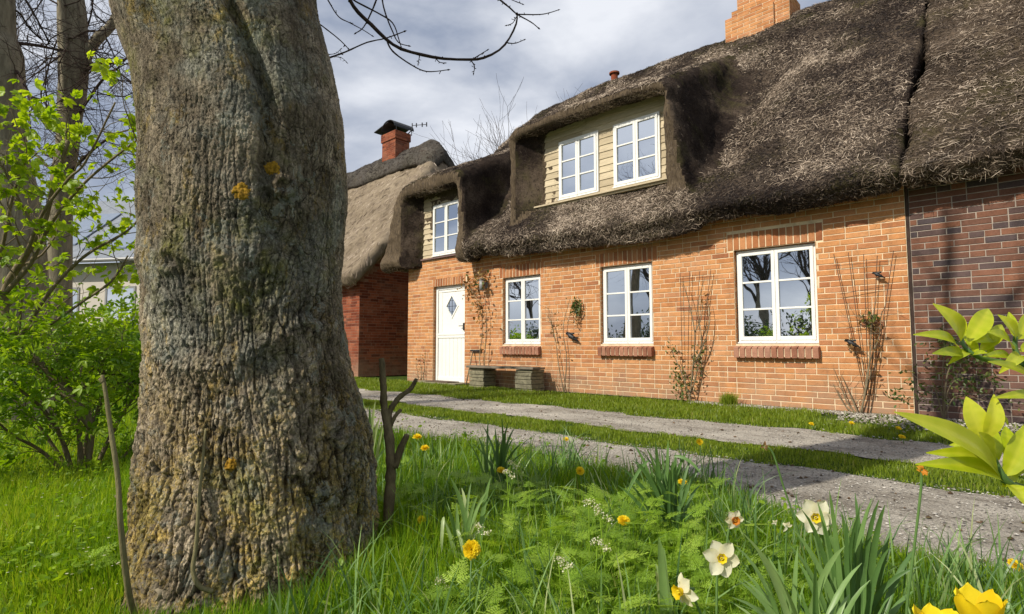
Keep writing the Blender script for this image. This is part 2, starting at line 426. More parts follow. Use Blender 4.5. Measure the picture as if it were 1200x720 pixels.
def barkmat(name, a, b, sc=20, streak=(1, 1, 0.25)):
    t = NT(name); v = t.coord(scale=streak)
    c = t.ramp(t.noise(v, sc, 6, 0.65), [(0.3, a), (0.7, b)])
    return t.fin(t.bsdf(c, 0.9, t.bump(t.noise(v, sc * 2.5, 5, 0.7), 0.6, 0.01), 0.15))
M_bark2 = barkmat("grey_green_bark", (0.12, 0.10, 0.07), (0.31, 0.27, 0.19))
M_twig = barkmat("dark_twig", (0.035, 0.024, 0.02), (0.075, 0.05, 0.04), 40)
M_twig2 = barkmat("pale_twig", (0.13, 0.10, 0.06), (0.27, 0.22, 0.14), 40)
M_stub = barkmat("stub_bark", (0.06, 0.045, 0.025), (0.20, 0.16, 0.085), 34, (1, 1, .5))
M_sucker = barkmat("green_shoot", (0.14, 0.12, 0.06), (0.25, 0.22, 0.11), 30)
M_lichen = simple("orange_lichen", (0.34, 0.19, 0.015), 0.95, 0.6, 90, bump=0.8, dist=0.004)
M_scar = simple("healed_scar", (0.27, 0.225, 0.15), 0.85, 0.2, 60, bump=0.5)

M_grass = leafmat("grass_blades", [(0, (0.05, 0.13, 0.006)), (0.35, (0.13, 0.27, 0.010)), (0.75, (0.31, 0.46, 0.020)), (0.92, (0.42, 0.50, 0.05)), (1, (0.55, 0.50, 0.24))], 0.42)
M_lawn2 = leafmat("verge_grass", [(0, (0.10, 0.16, 0.012)), (0.5, (0.20, 0.28, 0.018)), (0.9, (0.30, 0.37, 0.04)), (1, (0.42, 0.38, 0.15))], 0.35)
M_fern = leafmat("parsley_leaf", [(0, (0.13, 0.25, 0.02)), (0.5, (0.31, 0.48, 0.045)), (1, (0.50, 0.66, 0.10))], 0.45)
M_strap = leafmat("strap_leaf", [(0, (0.04, 0.10, 0.03)), (0.5, (0.14, 0.26, 0.07)), (0.85, (0.28, 0.42, 0.15)), (1, (0.45, 0.5, 0.25))], 0.28, 0.4, 0.4)
M_elder = leafmat("elder_leaf", [(0, (0.09, 0.20, 0.008)), (0.5, (0.21, 0.36, 0.012)), (1, (0.36, 0.50, 0.03))], 0.45)
M_young = leafmat("young_leaf", [(0, (0.20, 0.33, 0.01)), (0.5, (0.33, 0.47, 0.015)), (1, (0.46, 0.58, 0.04))], 0.5)
M_laurel = leafmat("glossy_leaf", [(0, (0.32, 0.44, 0.012)), (0.5, (0.52, 0.60, 0.02)), (1, (0.70, 0.72, 0.06))], 0.45, 0.3, 0.5, 1.3)
M_hedge = leafmat("hedge_leaf", [(0, (0.02, 0.05, 0.012)), (0.5, (0.045, 0.09, 0.02)), (1, (0.09, 0.15, 0.03))], 0.25)
M_rose = leafmat("rose_leaf", [(0, (0.04, 0.08, 0.02)), (0.6, (0.11, 0.16, 0.04)), (1, (0.26, 0.27, 0.08))], 0.3)
M_dry = leafmat("dry_leaf", [(0, (0.12, 0.06, 0.025)), (0.6, (0.30, 0.18, 0.07)), (1, (0.48, 0.34, 0.15))], 0.3)
M_petalw = leafmat("cream_petal", [(0, (0.80, 0.76, 0.50)), (1, (0.86, 0.84, 0.68))], 0.35, 0.5, 0.2, 1.05)
M_petaly = leafmat("yellow_petal", [(0, (0.86, 0.60, 0.01)), (1, (0.92, 0.76, 0.03))], 0.3, 0.5, 0.2, 1.1)
M_petalo = leafmat("orange_petal", [(0, (0.62, 0.20, 0.02)), (1, (0.86, 0.46, 0.05))], 0.3, 0.5, 0.2, 1.1)
# ------------------------------------------------------------------ ground
TX, TY = -1.975, 0.755           # foot of the big trunk
def near_edge(X): return 3.12 + 0.07 * math.sin(X * 1.7) + 0.05 * math.sin(X * 4.1 + 1) - 0.55 * min(1, max(0, (X + 1.3) / 1.0))
def wob(X, a, b): return a + b * math.sin(X * 2.3 + a) + b * 0.9 * math.sin(X * 5.9 + 2 * a) + b * .6 * math.sin(X * 13.1 + a)

t = NT("turf_soil"); v = t.coord()
c = t.ramp(t.noise(v, 6, 7, 0.7), [(0.3, (0.028, 0.05, 0.010)), (0.6, (0.065, 0.105, 0.018)), (0.75, (0.10, 0.10, 0.045))])
M_turf = t.fin(t.bsdf(c, 1.0, t.bump(t.noise(v, 30, 6, 0.7), 0.8, 0.02), 0.05))
t = NT("gravel_track"); v = t.coord()
n = t.noise(v, 1.3, 7, 0.65); n2 = t.noise(v, 75, 5, 0.8)
c = t.ramp(n, [(0.35, (0.27, 0.24, 0.20)), (0.5, (0.43, 0.39, 0.33)), (0.68, (0.57, 0.525, 0.45))])
c = t.mix(0.85, c, t.ramp(n2, [(0.36, (0.35, 0.33, 0.31)), (0.5, (0.95, 0.95, 0.95)), (0.64, (1.5, 1.48, 1.42))]), 'MULTIPLY')
c = t.mix(t.ramp(t.noise(t.coord(scale=(.45, 1.6, 1)), 2.6, 7, 0.75, 0.5), [(0.50, (0, 0, 0)), (0.66, (0.7, 0.7, 0.7))]), c, (0.15, 0.125, 0.095))
c = t.mix(t.ramp(t.noise(v, 3.7, 6, 0.8), [(0.6, (0, 0, 0)), (0.66, (0.8, 0.8, 0.8))]), c, (0.075, 0.062, 0.045))
nb = t.bump(n, 0.5, 0.05); nb = t.bump(n2, 1.0, 0.012, nb); nb = t.bump(t.vor(v, 110), 0.7, 0.006, nb)
M_track = t.fin(t.bsdf(c, 0.95, nb, 0.2))

def patch_sheet(name, xs, lo, hi, z, m, nseg=6):
    mb = MB(); V = []
    for X in xs:
        a, b = lo(X), hi(X)
        for k in range(nseg + 1):
            y = a + (b - a) * k / nseg
            V.append((X, y, z + 0.004 * pn(X * 2.1, y * 2.1, 0.0) * (0 < k < nseg)))
    n = nseg + 1
    Q = [[i * n + k, (i + 1) * n + k, (i + 1) * n + k + 1, i * n + k + 1] for i in range(len(xs) - 1) for k in range(nseg)]
    mb.add(V, Q)
    return mb.build(name, m, None, True)
mb = MB()
xs = [-400, -60, -30] + list(np.arange(-20, 8.1, 0.5)) + [20, 60, 400]
ys = [-400, -60, -20] + list(np.arange(-8, 9, 0.5)) + [12, 20, 60, 400]
V = []
for X in xs:
    for y in ys:
        V.append((X, y, -0.016 if abs(X) < 25 and abs(y) < 10 else -0.02))
ny = len(ys)
Q = [[i * ny + j, (i + 1) * ny + j, (i + 1) * ny + j + 1, i * ny + j + 1] for i in range(len(xs) - 1) for j in range(ny - 1)]
mb.add(V, Q)
tag(mb.build("ground", M_turf, None, True), kind="structure")
xs = np.arange(-24, 7, 0.12)
TR1 = (lambda X: near_edge(X) - 0.06, lambda X: wob(X, 3.9, 0.035))
TR2 = (lambda X: wob(X, 4.6, 0.04), lambda X: wob(X, 5.66, 0.06))
tag(patch_sheet("path", xs, TR1[0], TR1[1], -0.004, M_track), kind="structure")
tag(patch_sheet("path", xs, TR2[0], TR2[1], -0.004, M_track), kind="structure")

# ------------------------------------------------------------------ bricks
def subtract(a, b, cuts):
    segs = [(a, b)]
    for c0, c1 in cuts:
        out = []
        for s0, s1 in segs:
            if c1 <= s0 or c0 >= s1: out.append((s0, s1)); continue
            if c0 > s0: out.append((s0, c0))
            if c1 < s1: out.append((c1, s1))
        segs = out
    return segs
BR = random.Random(5)
def put_bricks(mb, O, U, V, N, rects, joint=0.010, depth=0.012, bev=0.0035, mat=0):
    O, U, V, N = [np.asarray(q, float) for q in (O, U, V, N)]
    A = []; Rn = []
    for (a, b, c, d) in rects:
        h = joint / 2
        j = [BR.uniform(-0.002, 0.002) for _ in range(4)]
        a1, b1, c1, d1 = a + h + j[0], b - h + j[1], c + h + j[2] * .5, d - h + j[3] * .5
        t = [BR.uniform(-0.0022, 0.0014) for _ in range(4)]
        for (u, v, w) in ((a1, c1, -depth), (b1, c1, -depth), (b1, d1, -depth), (a1, d1, -depth),
                          (a1, c1, -bev), (b1, c1, -bev), (b1, d1, -bev), (a1, d1, -bev),
                          (a1 + bev, c1 + bev, t[0]), (b1 - bev, c1 + bev, t[1]), (b1 - bev, d1 - bev, t[2]), (a1 + bev, d1 - bev, t[3])):
            A.append(O + U * u + V * v + N * w)
        r = BR.random(); Rn += [r] * 12
    if not A: return
    n = len(rects); q = []
    base = []
    for k in range(4):
        k2 = (k + 1) % 4
        base += [[k, k2, 4 + k2, 4 + k], [4 + k, 4 + k2, 8 + k2, 8 + k]]
    base.append([8, 9, 10, 11])
    base = np.array(base)
    flip = np.dot(np.cross(U, V), N) < 0
    if flip: base = base[:, ::-1]
    Q = (base[None] + (np.arange(n) * 12)[:, None, None]).reshape(-1, 4)
    mb.add(np.array(A), Q, None, mat, np.array(Rn))
def brick_rows(W, H, holes, L=0.245, h=0.0705, wild=0.45):
    rects = []
    rows = int(round(H / h))
    for r in range(rows):
        z0, z1 = r * h, (r + 1) * h
        zc = (z0 + z1) / 2
        cuts = [(c[0], c[1]) for c in holes if c[2] < zc < c[3]]
        x = -(r % 2) * L / 2 - (BR.choice([0, 0, 0.06]) if wild else 0)
        while x < W:
            l = L if BR.random() > wild * 0.6 else L / 2
            for s0, s1 in subtract(max(0, x), min(W, x + l), cuts):
                if s1 - s0 > 0.035: rects.append((s0, s1, z0, z1))
            x += l
    return rects
def mortar_sheet(mb, O, U, V, N, W, H, holes, d=0.006, mat=1):
    O, U, V, N = [np.asarray(q, float) for q in (O, U, V, N)]
    us = sorted({0, W} | {min(W, max(0, h[0])) for h in holes} | {min(W, max(0, h[1])) for h in holes})
    vs = sorted({0, H} | {min(H, max(0, h[2])) for h in holes} | {min(H, max(0, h[3])) for h in holes})
    for i in range(len(us) - 1):
        for j in range(len(vs) - 1):
            uc, vc = (us[i] + us[i + 1]) / 2, (vs[j] + vs[j + 1]) / 2
            if any(h[0] < uc < h[1] and h[2] < vc < h[3] for h in holes): continue
            P = [O + U * a + V * b - N * d for a, b in ((us[i], vs[j]), (us[i + 1], vs[j]), (us[i + 1], vs[j + 1]), (us[i], vs[j + 1]))]
            mb.add(P, [[0, 1, 2, 3]], None, mat)

# ------------------------------------------------------------------ main house
WX0, WX1, WY = -10.4, -1.10, 7.6
house = empty("thatched_house", (-5.7, 9.6, 0), "long orange brick cottage under dark thatch with white windows and a white door", "house")
WIN = [(-7.43, -6.50, 0.80, 2.045), (-5.225, -4.285, 0.80, 2.045), (-3.045, -2.035, 0.80, 2.06)]
DOOR = (-9.50, -8.50, -0.01, 2.03)
H_W = 2.656
holes = [(a - WX0, b - WX0, c, d) for a, b, c, d in WIN + [DOOR]]
lint = []
for k, (a, b, c, d) in enumerate(WIN + [DOOR]):
    e = 0.09 if k < 3 else 0.03
    hh = 0.235 if k < 3 else 0.17
    lint.append((a - e - WX0, b + e - WX0, d, d + hh))
w = MB()
O = (WX0, WY, 0)
put_bricks(w, O, (1, 0, 0), (0, 0, 1), (0, -1, 0), brick_rows(WX1 - WX0, H_W, holes + lint))
for (a, b, c, d) in lint:
    n = int(round((b - a) / 0.083)); st = (b - a) / n
    put_bricks(w, O, (1, 0, 0), (0, 0, 1), (0, -1, 0), [(a + i * st, a + (i + 1) * st, c, d) for i in range(n)], joint=.014, mat=2)
mortar_sheet(w, O, (1, 0, 0), (0, 0, 1), (0, -1, 0), WX1 - WX0, H_W, holes)
for (a, b, c, d) in WIN + [DOOR]:
    dep = 0.13
    hgt = d - c
    # left reveal (faces +X), right reveal (faces -X), soffit
    rr = [(0.0, dep, c + i * 0.0705, min(d, c + (i + 1) * 0.0705)) for i in range(int(hgt / 0.0705) + 1) if c + i * 0.0705 < d - 0.02]
    put_bricks(w, (a, WY + 0.002, 0), (0, 1, 0), (0, 0, 1), (1, 0, 0), rr)
    mortar_sheet(w, (a, WY, c), (0, 1, 0), (0, 0, 1), (1, 0, 0), dep, hgt, [])
    put_bricks(w, (b, WY + 0.002, 0), (0, 1, 0), (0, 0, 1), (-1, 0, 0), rr)
    mortar_sheet(w, (b, WY, c), (0, 1, 0), (0, 0, 1), (-1, 0, 0), dep, hgt, [])
    n = int((b - a) / 0.083); st = (b - a) / n
    put_bricks(w, (a, WY + 0.002, d), (1, 0, 0), (0, 1, 0), (0, 0, -1), [(i * st, (i + 1) * st, 0, dep) for i in range(n)])
    mortar_sheet(w, (a, WY, d), (1, 0, 0), (0, 1, 0), (0, 0, -1), b - a, dep, [])
# end wall, back wall and gable
mortar_sheet(w, (WX0, WY + .006, 0), (0, 1, 0), (0, 0, 1), (-1, 0, 0), 8.0, 2.6, [])
mortar_sheet(w, (WX0, WY + 8.0, 0), (1, 0, 0), (0, 0, 1), (0, 1, 0), WX1 - WX0, 2.6, [])
w.add([(WX0 + .01, 7.65, 2.6), (WX0 + .01, 15.55, 2.6), (WX0 + .01, 11.6, 6.6)], None, [[0, 2, 1]], 1)
part(w, "wall", [M_brick, M_mortar, M_lintel], house)

def make_window(parent, x0, x1, z0, z1, yf, sill=True, lab=None):
    cx = (x0 + x1) / 2
    fr = MB(); fw = 0.045
    y0, y1 = yf, yf + 0.07
    fr.box((x0, y0, z0), (x0 + fw, y1, z1)); fr.box((x1 - fw, y0, z0), (x1, y1, z1))
    fr.box((x0 + fw, y0, z1 - fw), (x1 - fw, y1, z1)); fr.box((x0 + fw, y0 - .004, z0), (x1 - fw, y1, z0 + fw + 0.01))
    g = MB()
    for a, b in ((x0 + fw - .012, cx - .002), (cx + .002, x1 - fw + .012)):
        s = 0.042; ya, yb = yf - 0.014, yf + 0.03
        za, zb = z0 + fw, z1 - fw + .012
        fr.box((a, ya, za), (a + s, yb, zb)); fr.box((b - s, ya, za), (b, yb, zb))
        fr.box((a + s, ya + .001, za), (b - s, yb, za + s + .008)); fr.box((a + s, ya + .001, zb - s), (b - s, yb, zb))
        ia, ib, ja, jb = a + s, b - s, za + s + .008, zb - s
        for k in (1, 2):
            zc = ja + (jb - ja) * k / 3
            fr.box((ia, ya + .006, zc - 0.012), (ib, yb - .006, zc + 0.012))
        for k in range(3):
            c0 = ja + (jb - ja) * k / 3; c1 = ja + (jb - ja) * (k + 1) / 3
            t1, t2 = U_(-.0022, .0022), U_(-.0022, .0022)
            g.add([(ia - .004, yf + .010 + t1, c0), (ib + .004, yf + .010 - t1, c0), (ib + .004, yf + .010 - t1 + t2, c1), (ia - .004, yf + .010 + t1 + t2, c1)], [[0, 1, 2, 3]])
    # drip rail and hinges
    fr.box((x0 - .004, yf - .03, z0 + .002), (x1 + .004, yf - .002, z0 + .02))
    for k in (0.3, 0.5, 0.72): fr.box((x0 + (x1 - x0) * k - .012, yf - .036, z0 + .02), (x0 + (x1 - x0) * k + .012, yf - .012, z0 + .028))
    W = part(fr, "window", M_white, house, bevel=0.003, label=lab)
    gb = g.build("pane", M_glass); gb.parent = W
    if sill:
        s = MB(); a, b = x0 - 0.02, x1 + 0.03
        n = int(round((b - a) / 0.083)); st = (b - a) / n
        for i in range(n):
            p, q = a + i * st + .006, a + (i + 1) * st - .006
            d_ = BR.uniform(-.004, .004); zt = 0.795
            V = [(p, WY - .075 + d_, .615), (q, WY - .075 + d_, .615), (q, WY + .12, .655), (p, WY + .12, .655),
                 (p, WY - .085 + d_, zt - .045), (q, WY - .085 + d_, zt - .045), (q, WY + .12, zt), (p, WY + .12, zt)]
            V = np.array(V) + np.array([0, 0, BR.uniform(-.003, .003)])
            s.add(V, [[0, 3, 2, 1], [4, 5, 6, 7], [0, 1, 5, 4], [1, 2, 6, 5], [2, 3, 7, 6], [3, 0, 4, 7]], None, 0, BR.random())
        s.box((a + .012, WY - .068, .63), (b - .012, WY + .1, .735), 1)
        so = s.build("sill", [M_sill, M_mortar]); so.parent = W
        bv = so.modifiers.new("bevel", 'BEVEL'); bv.width = 0.005; bv.segments = 2; bv.limit_method = 'ANGLE'
    return W
for k, (a, b, c, d) in enumerate(WIN):
    make_window(house, a + .008, b - .008, c + .002, d - .006, WY + .07)
# dormers: cladding boards and windows
def boards(x0, x1, z0, z1, y, skip, name="dormer_cladding"):
    mb = MB(); z = z0; k = 0
    while z < z1:
        zt = min(z1, z + 0.118)
        for s0, s1 in subtract(x0, x1, [(a, b) for a, b, c, d in skip if c < (z + zt) / 2 < d]):
            xc = s0
            while xc < s1:
                xe = s1 if s1 - xc < 1.9 else xc + U_(1.1, 1.7)
                mb.add([(xc + .001, y - .020, z), (xe - .001, y - .020, z), (xe - .001, y - .006, zt + .006), (xc + .001, y - .006, zt + .006),
                        (xc + .001, y + .05, z), (xe - .001, y + .05, z), (xe - .001, y + .05, zt), (xc + .001, y + .05, zt)],
                       [[0, 1, 2, 3], [0, 4, 5, 1], [1, 5, 6, 2], [0, 3, 7, 4]], None, 0, R_())
                xc = xe
        z = zt; k += 1
    return part(mb, name, M_board, house)
DL = [(-6.19, -5.345, 3.335, 4.40), (-5.045, -4.20, 3.335, 4.40)]
DS = [(-9.50, -8.60, 2.665, 3.78)]
boards(-6.85, -3.90, 3.19, 4.72, 7.8, DL)
boards(-10.1, -8.3, 2.62, 4.1, 7.62, DS)
for a, b, c, d in DL: make_window(house, a, b, c, d, 7.755, False)
for a, b, c, d in DS: make_window(house, a, b, c, d, 7.565, False)
mb = MB(); mb.box((-6.78, 7.66, 3.275), (-3.93, 7.82, 3.305)); mb.box((-6.7, 7.70, 3.24), (-4.0, 7.8, 3.275))
part(mb, "dormer_sill", M_board, house, bevel=.004)
mb = MB(); mb.box((-9.9, 7.55, 2.625), (-8.42, 7.66, 2.66))
part(mb, "lead_flashing", M_lead, house, bevel=.004)

# door: stable door with diamond light
DY = WY + 0.085
fr = MB(); x0, x1, z1 = DOOR[0] + .006, DOOR[1] - .006, DOOR[3] - .005
fr.box((x0, DY - .012, .0), (x0 + .065, DY + .07, z1)); fr.box((x1 - .065, DY - .012, .0), (x1, DY + .07, z1)); fr.box((x0 + .065, DY - .012, z1 - .065), (x1 - .065, DY + .07, z1))
dl = MB(); a, b = x0 + .07, x1 - .07
zs = 1.0
cx_, cz_, hw, hh = (a + b) / 2, 1.60, 0.185, 0.235
# upper leaf as a sheet with a diamond hole
y = DY + .012
ring = [(cx_ - hw, cz_), (cx_, cz_ - hh), (cx_ + hw, cz_), (cx_, cz_ + hh)]
outr = [(a, zs + .03), (b, zs + .03), (b, z1 - .07), (a, z1 - .07)]
V = [(p[0], y, p[1]) for p in ring] + [(p[0], y, p[1]) for p in outr]
dl.add(V, [[4, 5, 1, 1]][:0] + [[4, 5, 1, 0], [5, 6, 2, 1], [6, 7, 3, 2], [7, 4, 0, 3]])
# moulding round the diamond
for k in range(4):
    p, q = np.array(ring[k]), np.array(ring[(k + 1) % 4]); c0 = np.array([cx_, cz_])
    po, qo = c0 + (p - c0) * 1.14, c0 + (q - c0) * 1.14; pi, qi = c0 + (p - c0) * .92, c0 + (q - c0) * .92
    dl.add([(pi[0], y - .012, pi[1]), (qi[0], y - .012, qi[1]), (qo[0], y - .012, qo[1]), (po[0], y - .012, po[1]),
            (pi[0], y + .01, pi[1]), (qi[0], y + .01, qi[1]), (qo[0], y, qo[1]), (po[0], y, po[1])], [[0, 1, 2, 3], [0, 4, 5, 1], [3, 2, 6, 7]])
n = 7; st = (b - a) / n
for i in range(n):
    dl.box((a + i * st + .003, y - .006, .05), (a + (i + 1) * st - .003, y + .03, zs - .06))
    if i in (0, n - 1): dl.box((a + i * st + .003, y - .006, zs + .06), (a + (i + 1) * st - .003, y - .001, z1 - .11))
dl.box((a, y + .002, .03), (b, y + .032, zs))
dl.box((a, y - .02, zs - .06), (b, y + .01, zs - .005)); dl.box((a, y - .028, zs + .0), (b, y + .01, zs + .035)); dl.box((a, y - .016, .02), (b, y, .13))
dl.box((a, y - .012, z1 - .12), (b, y, z1 - .07))
door = part(dl, "door", M_white, house, bevel=.003)
o = fr.build("door_frame", M_white); o.parent = door
g = MB(); g.add([(p[0], y + .004, p[1]) for p in ring], [[0, 1, 2, 3]])
for s in (-.5, 0, .5):
    g.add([(cx_ + s * hw - .004, y - .001, cz_ - hh * (1 - abs(s))), (cx_ + s * hw + .004, y - .001, cz_ - hh * (1 - abs(s))), (cx_ + s * hw + .004, y - .001, cz_ + hh * (1 - abs(s))), (cx_ + s * hw - .004, y - .001, cz_ + hh * (1 - abs(s)))], [[0, 1, 2, 3]], None, 1)
    g.add([(cx_ - hw * (1 - abs(s)), y - .0015, cz_ + s * hh - .004), (cx_ + hw * (1 - abs(s)), y - .0015, cz_ + s * hh - .004), (cx_ + hw * (1 - abs(s)), y - .0015, cz_ + s * hh + .004), (cx_ - hw * (1 - abs(s)), y - .0015, cz_ + s * hh + .004)], [[0, 1, 2, 3]], None, 1)
o = g.build("pane", [M_glass, M_dark]); o.parent = door
hd = MB(); hd.box((b - .05, y - .03, 1.09), (b - .02, y, 1.24)); hd.tube([(b - .035, y - .03, 1.18), (b - .035, y - .06, 1.18), (b - .14, y - .06, 1.18)], .008, 6)
o = hd.build("door_handle", M_dark); o.parent = door
st_ = MB(); st_.box((-9.75, 7.18, -.02), (-8.3, 7.62, .045)); st_.box((-9.5, 7.6, -.02), (-8.5, 7.8, .03))
part(st_, "doorstep", M_stone, house, bevel=.01)
st_ = MB(); st_.box((-9.3, 7.25, .046), (-8.6, 7.55, .062)); tag(st_.build("doormat", simple("coir", (.10, .07, .045), .95, .3, 60)), "brown mat on the step before the white door", "doormat")

# chimney on the main ridge
ch = MB()
c0 = onY(864, 20, 11.35)[0]; c1 = onY(907, 12, 11.35)[0]
def brick_block(mb, x0, x1, y0, y1, z0, z1, mat=0, mm=1, h=0.0705, L=.25):
    put_bricks(mb, (x0, y0, z0), (1, 0, 0), (0, 0, 1), (0, -1, 0), brick_rows(x1 - x0, z1 - z0, [], L, h, 0), mat=mat)
    mortar_sheet(mb, (x0, y0, z0), (1, 0, 0), (0, 0, 1), (0, -1, 0), x1 - x0, z1 - z0, [], mat=mm)
    put_bricks(mb, (x1, y0, z0), (0, 1, 0), (0, 0, 1), (1, 0, 0), brick_rows(y1 - y0, z1 - z0, [], L, h, 0), mat=mat)
    mortar_sheet(mb, (x1, y0, z0), (0, 1, 0), (0, 0, 1), (1, 0, 0), y1 - y0, z1 - z0, [], mat=mm)
    mortar_sheet(mb, (x0, y0, z0), (0, 1, 0), (0, 0, 1), (-1, 0, 0), y1 - y0, z1 - z0, [], mat=mm)
    mortar_sheet(mb, (x0, y1, z0), (1, 0, 0), (0, 0, 1), (0, 1, 0), x1 - x0, z1 - z0, [], mat=mm)
    mortar_sheet(mb, (x0, y0, z1), (1, 0, 0), (0, 1, 0), (0, 0, 1), x1 - x0, y1 - y0, [], d=.003, mat=mm)
brick_block(ch, c0, c1, 11.35, 11.95, 6.9, 8.9)
brick_block(ch, c0 - .22, c1 + .02, 11.25, 12.0, 6.6, 7.50)
brick_block(ch, c0 - .1, c1 + .30, 11.3, 12.0, 6.6, 7.66)
main_chimney = ch

# ------------------------------------------------------------------ thatch: implicit solids turned into meshes
def smax(a, b, k): h = np.clip(0.5 + 0.5 * (a - b) / k, 0, 1); return b + (a - b) * h + k * h * (1 - h)
def smin(a, b, k): return -smax(-a, -b, k)
def surface_nets(f, lo, hi, res):
    xs = np.arange(lo[0], hi[0], res); ys = np.arange(lo[1], hi[1], res); zs = np.arange(lo[2], hi[2], res)
    X, Y, Z = np.meshgrid(xs.astype(np.float32), ys.astype(np.float32), zs.astype(np.float32), indexing='ij')
    F = f(X, Y, Z).astype(np.float32); del X, Y, Z
    S = F < 0
    cnt = np.zeros([n - 1 for n in S.shape], np.int8)
    for a in (0, 1):
        for b in (0, 1):
            for c in (0, 1):
                cnt += S[a:S.shape[0] - 1 + a, b:S.shape[1] - 1 + b, c:S.shape[2] - 1 + c]
    act = (cnt > 0) & (cnt < 8)
    I = np.argwhere(act); idx = -np.ones(act.shape, np.int64); idx[act] = np.arange(len(I))
    acc = np.zeros((len(I), 3)); w = np.zeros(len(I))
    cor = [(a, b, c) for a in (0, 1) for b in (0, 1) for c in (0, 1)]
    vals = {c: F[I[:, 0] + c[0], I[:, 1] + c[1], I[:, 2] + c[2]] for c in cor}
    for p in cor:
        for ax in range(3):
            if p[ax]: continue
            q = list(p); q[ax] = 1; q = tuple(q)
            va, vb = vals[p], vals[q]; m = (va < 0) != (vb < 0)
            tt = np.where(m, va / (va - vb + 1e-12), 0)
            P = np.tile(np.array(p, float), (len(I), 1)); P[:, ax] += tt
            acc[m] += P[m]; w[m] += 1
    V = (I + acc / w[:, None]) * res + np.array([xs[0], ys[0], zs[0]])
    Qs = []
    for ax in range(3):
        o1, o2 = [(1, 2), (2, 0), (0, 1)][ax]
        sl0 = [slice(None)] * 3; sl1 = [slice(None)] * 3
        sl0[ax] = slice(0, -1); sl1[ax] = slice(1, None)
        for s in (sl0, sl1): s[o1] = slice(1, -1); s[o2] = slice(1, -1)
        A, B = S[tuple(sl0)], S[tuple(sl1)]
        E = np.argwhere(A != B); sg = A[A != B]
        g = E.copy(); g[:, o1] += 1; g[:, o2] += 1
        def cell(d1, d2):
            c = g.copy(); c[:, o1] -= d1; c[:, o2] -= d2
            return idx[c[:, 0], c[:, 1], c[:, 2]]
        q = np.stack([cell(1, 1), cell(0, 1), cell(0, 0), cell(1, 0)], 1)
        q[~sg] = q[~sg][:, ::-1]
        Qs.append(q)
    Q = np.concatenate(Qs); Q = Q[(Q >= 0).all(1)]
    return V, Q
def vnormals(V, Q):
    n = np.cross(V[Q[:, 2]] - V[Q[:, 0]], V[Q[:, 3]] - V[Q[:, 1]])
    N = np.zeros_like(V)
    for k in range(4): np.add.at(N, Q[:, k], n)
    return N / (np.linalg.norm(N, axis=1)[:, None] + 1e-12)
def roughen(V, Q, amps):
    N = vnormals(V, Q); d = 0
    for (f, a, s) in amps: d = d + a * fbm(V[:, 0] * f, V[:, 1] * f, V[:, 2] * f, 3, s)
    return V + N * np.asarray(d)[:, None]
def straws(mb, V, Q, N_, lmin, lmax, wmin, wmax, down=0.0, mat=1, seed=1, lift=0.008, curl=1.0, tone=(0, 1), dens=None):
    r = np.random.default_rng(seed)
    n = np.cross(V[Q[:, 2]] - V[Q[:, 0]], V[Q[:, 3]] - V[Q[:, 1]]) / 2
    ar = np.linalg.norm(n, axis=1); n = n / (ar[:, None] + 1e-12)
    c = V[Q].mean(1)
    see = ((EYEP - c) * n).sum(1) > 0.0
    d = np.linalg.norm(c - EYEP, axis=1)
    wgt = ar * see / d
    if dens is not None: wgt = wgt * dens(c)
    wgt /= wgt.sum()
    f = r.choice(len(Q), N_, p=wgt)
    uv = r.random((N_, 2))
    q = V[Q[f]]
    P = (q[:, 0] * (1 - uv[:, :1]) + q[:, 1] * uv[:, :1]) * (1 - uv[:, 1:]) + (q[:, 3] * (1 - uv[:, :1]) + q[:, 2] * uv[:, :1]) * uv[:, 1:]
    nn = n[f]
    dn = np.tile(np.array([0, 0, -1.0]), (N_, 1)); dn -= nn * (dn * nn).sum(1)[:, None]; dn /= np.linalg.norm(dn, axis=1)[:, None] + 1e-9
    sd = np.cross(nn, dn)
    if down < 0:     # combed straight down
        a = r.normal(0, 0.3, N_)
    else:
        a = r.uniform(-math.pi, math.pi, N_) * (1 - down)
    D = dn * np.cos(a)[:, None] + sd * np.sin(a)[:, None]
    Ln = r.uniform(lmin, lmax, N_); W = r.uniform(wmin, wmax, N_) * (0.6 + d[f] / 14)
    cu = r.normal(0, curl, N_)
    pts = []
    ang = a.copy(); p = P.copy()
    K = 5
    arch = r.uniform(0.3, 1, N_)
    for k in range(K):
        s = k / (K - 1)
        h = lift * (0.5 + 2.0 * arch * math.sin(math.pi * s) + 0.8 * s * arch)
        pts.append(p + nn * h[:, None])
        Dk = dn * np.cos(ang)[:, None] + sd * np.sin(ang)[:, None]
        p = p + Dk * (Ln / (K - 1))[:, None]
        ang = ang + cu * 0.5 + r.normal(0, 0.25 * curl, N_)
    pts = np.stack(pts, 1)
    T = np.gradient(pts, axis=1)
    B = np.cross(T, nn[:, None]); B /= np.linalg.norm(B, axis=2)[..., None] + 1e-9
    tw = r.normal(0, 0.5, N_)
    B = B * np.cos(tw)[:, None, None] + nn[:, None] * np.sin(tw)[:, None, None]
    tap = np.array([0.8, 1, 1, 0.9, 0.5])[None, :, None]
    A1 = pts + B * W[:, None, None] * tap / 2; A2 = pts - B * W[:, None, None] * tap / 2
    VV = np.stack([A1, A2], 2).reshape(N_, -1, 3)
    q0 = np.array([[2 * k, 2 * k + 1, 2 * k + 3, 2 * k + 2] for k in range(K - 1)])
    QQ = (q0[None] + (np.arange(N_) * 2 * K)[:, None, None]).reshape(-1, 4)
    tn = fbm(P[:, 0] * 0.9, P[:, 1] * .9, P[:, 2] * 0.9, 3, 77)
    rn = np.clip(tone[0] + (tone[1] - tone[0]) * (r.beta(1.5, 2.2, N_) + 0.45 * tn), 0, 1)
    mb.add(VV.reshape(-1, 3), QQ, None, mat, np.repeat(rn, 2 * K))

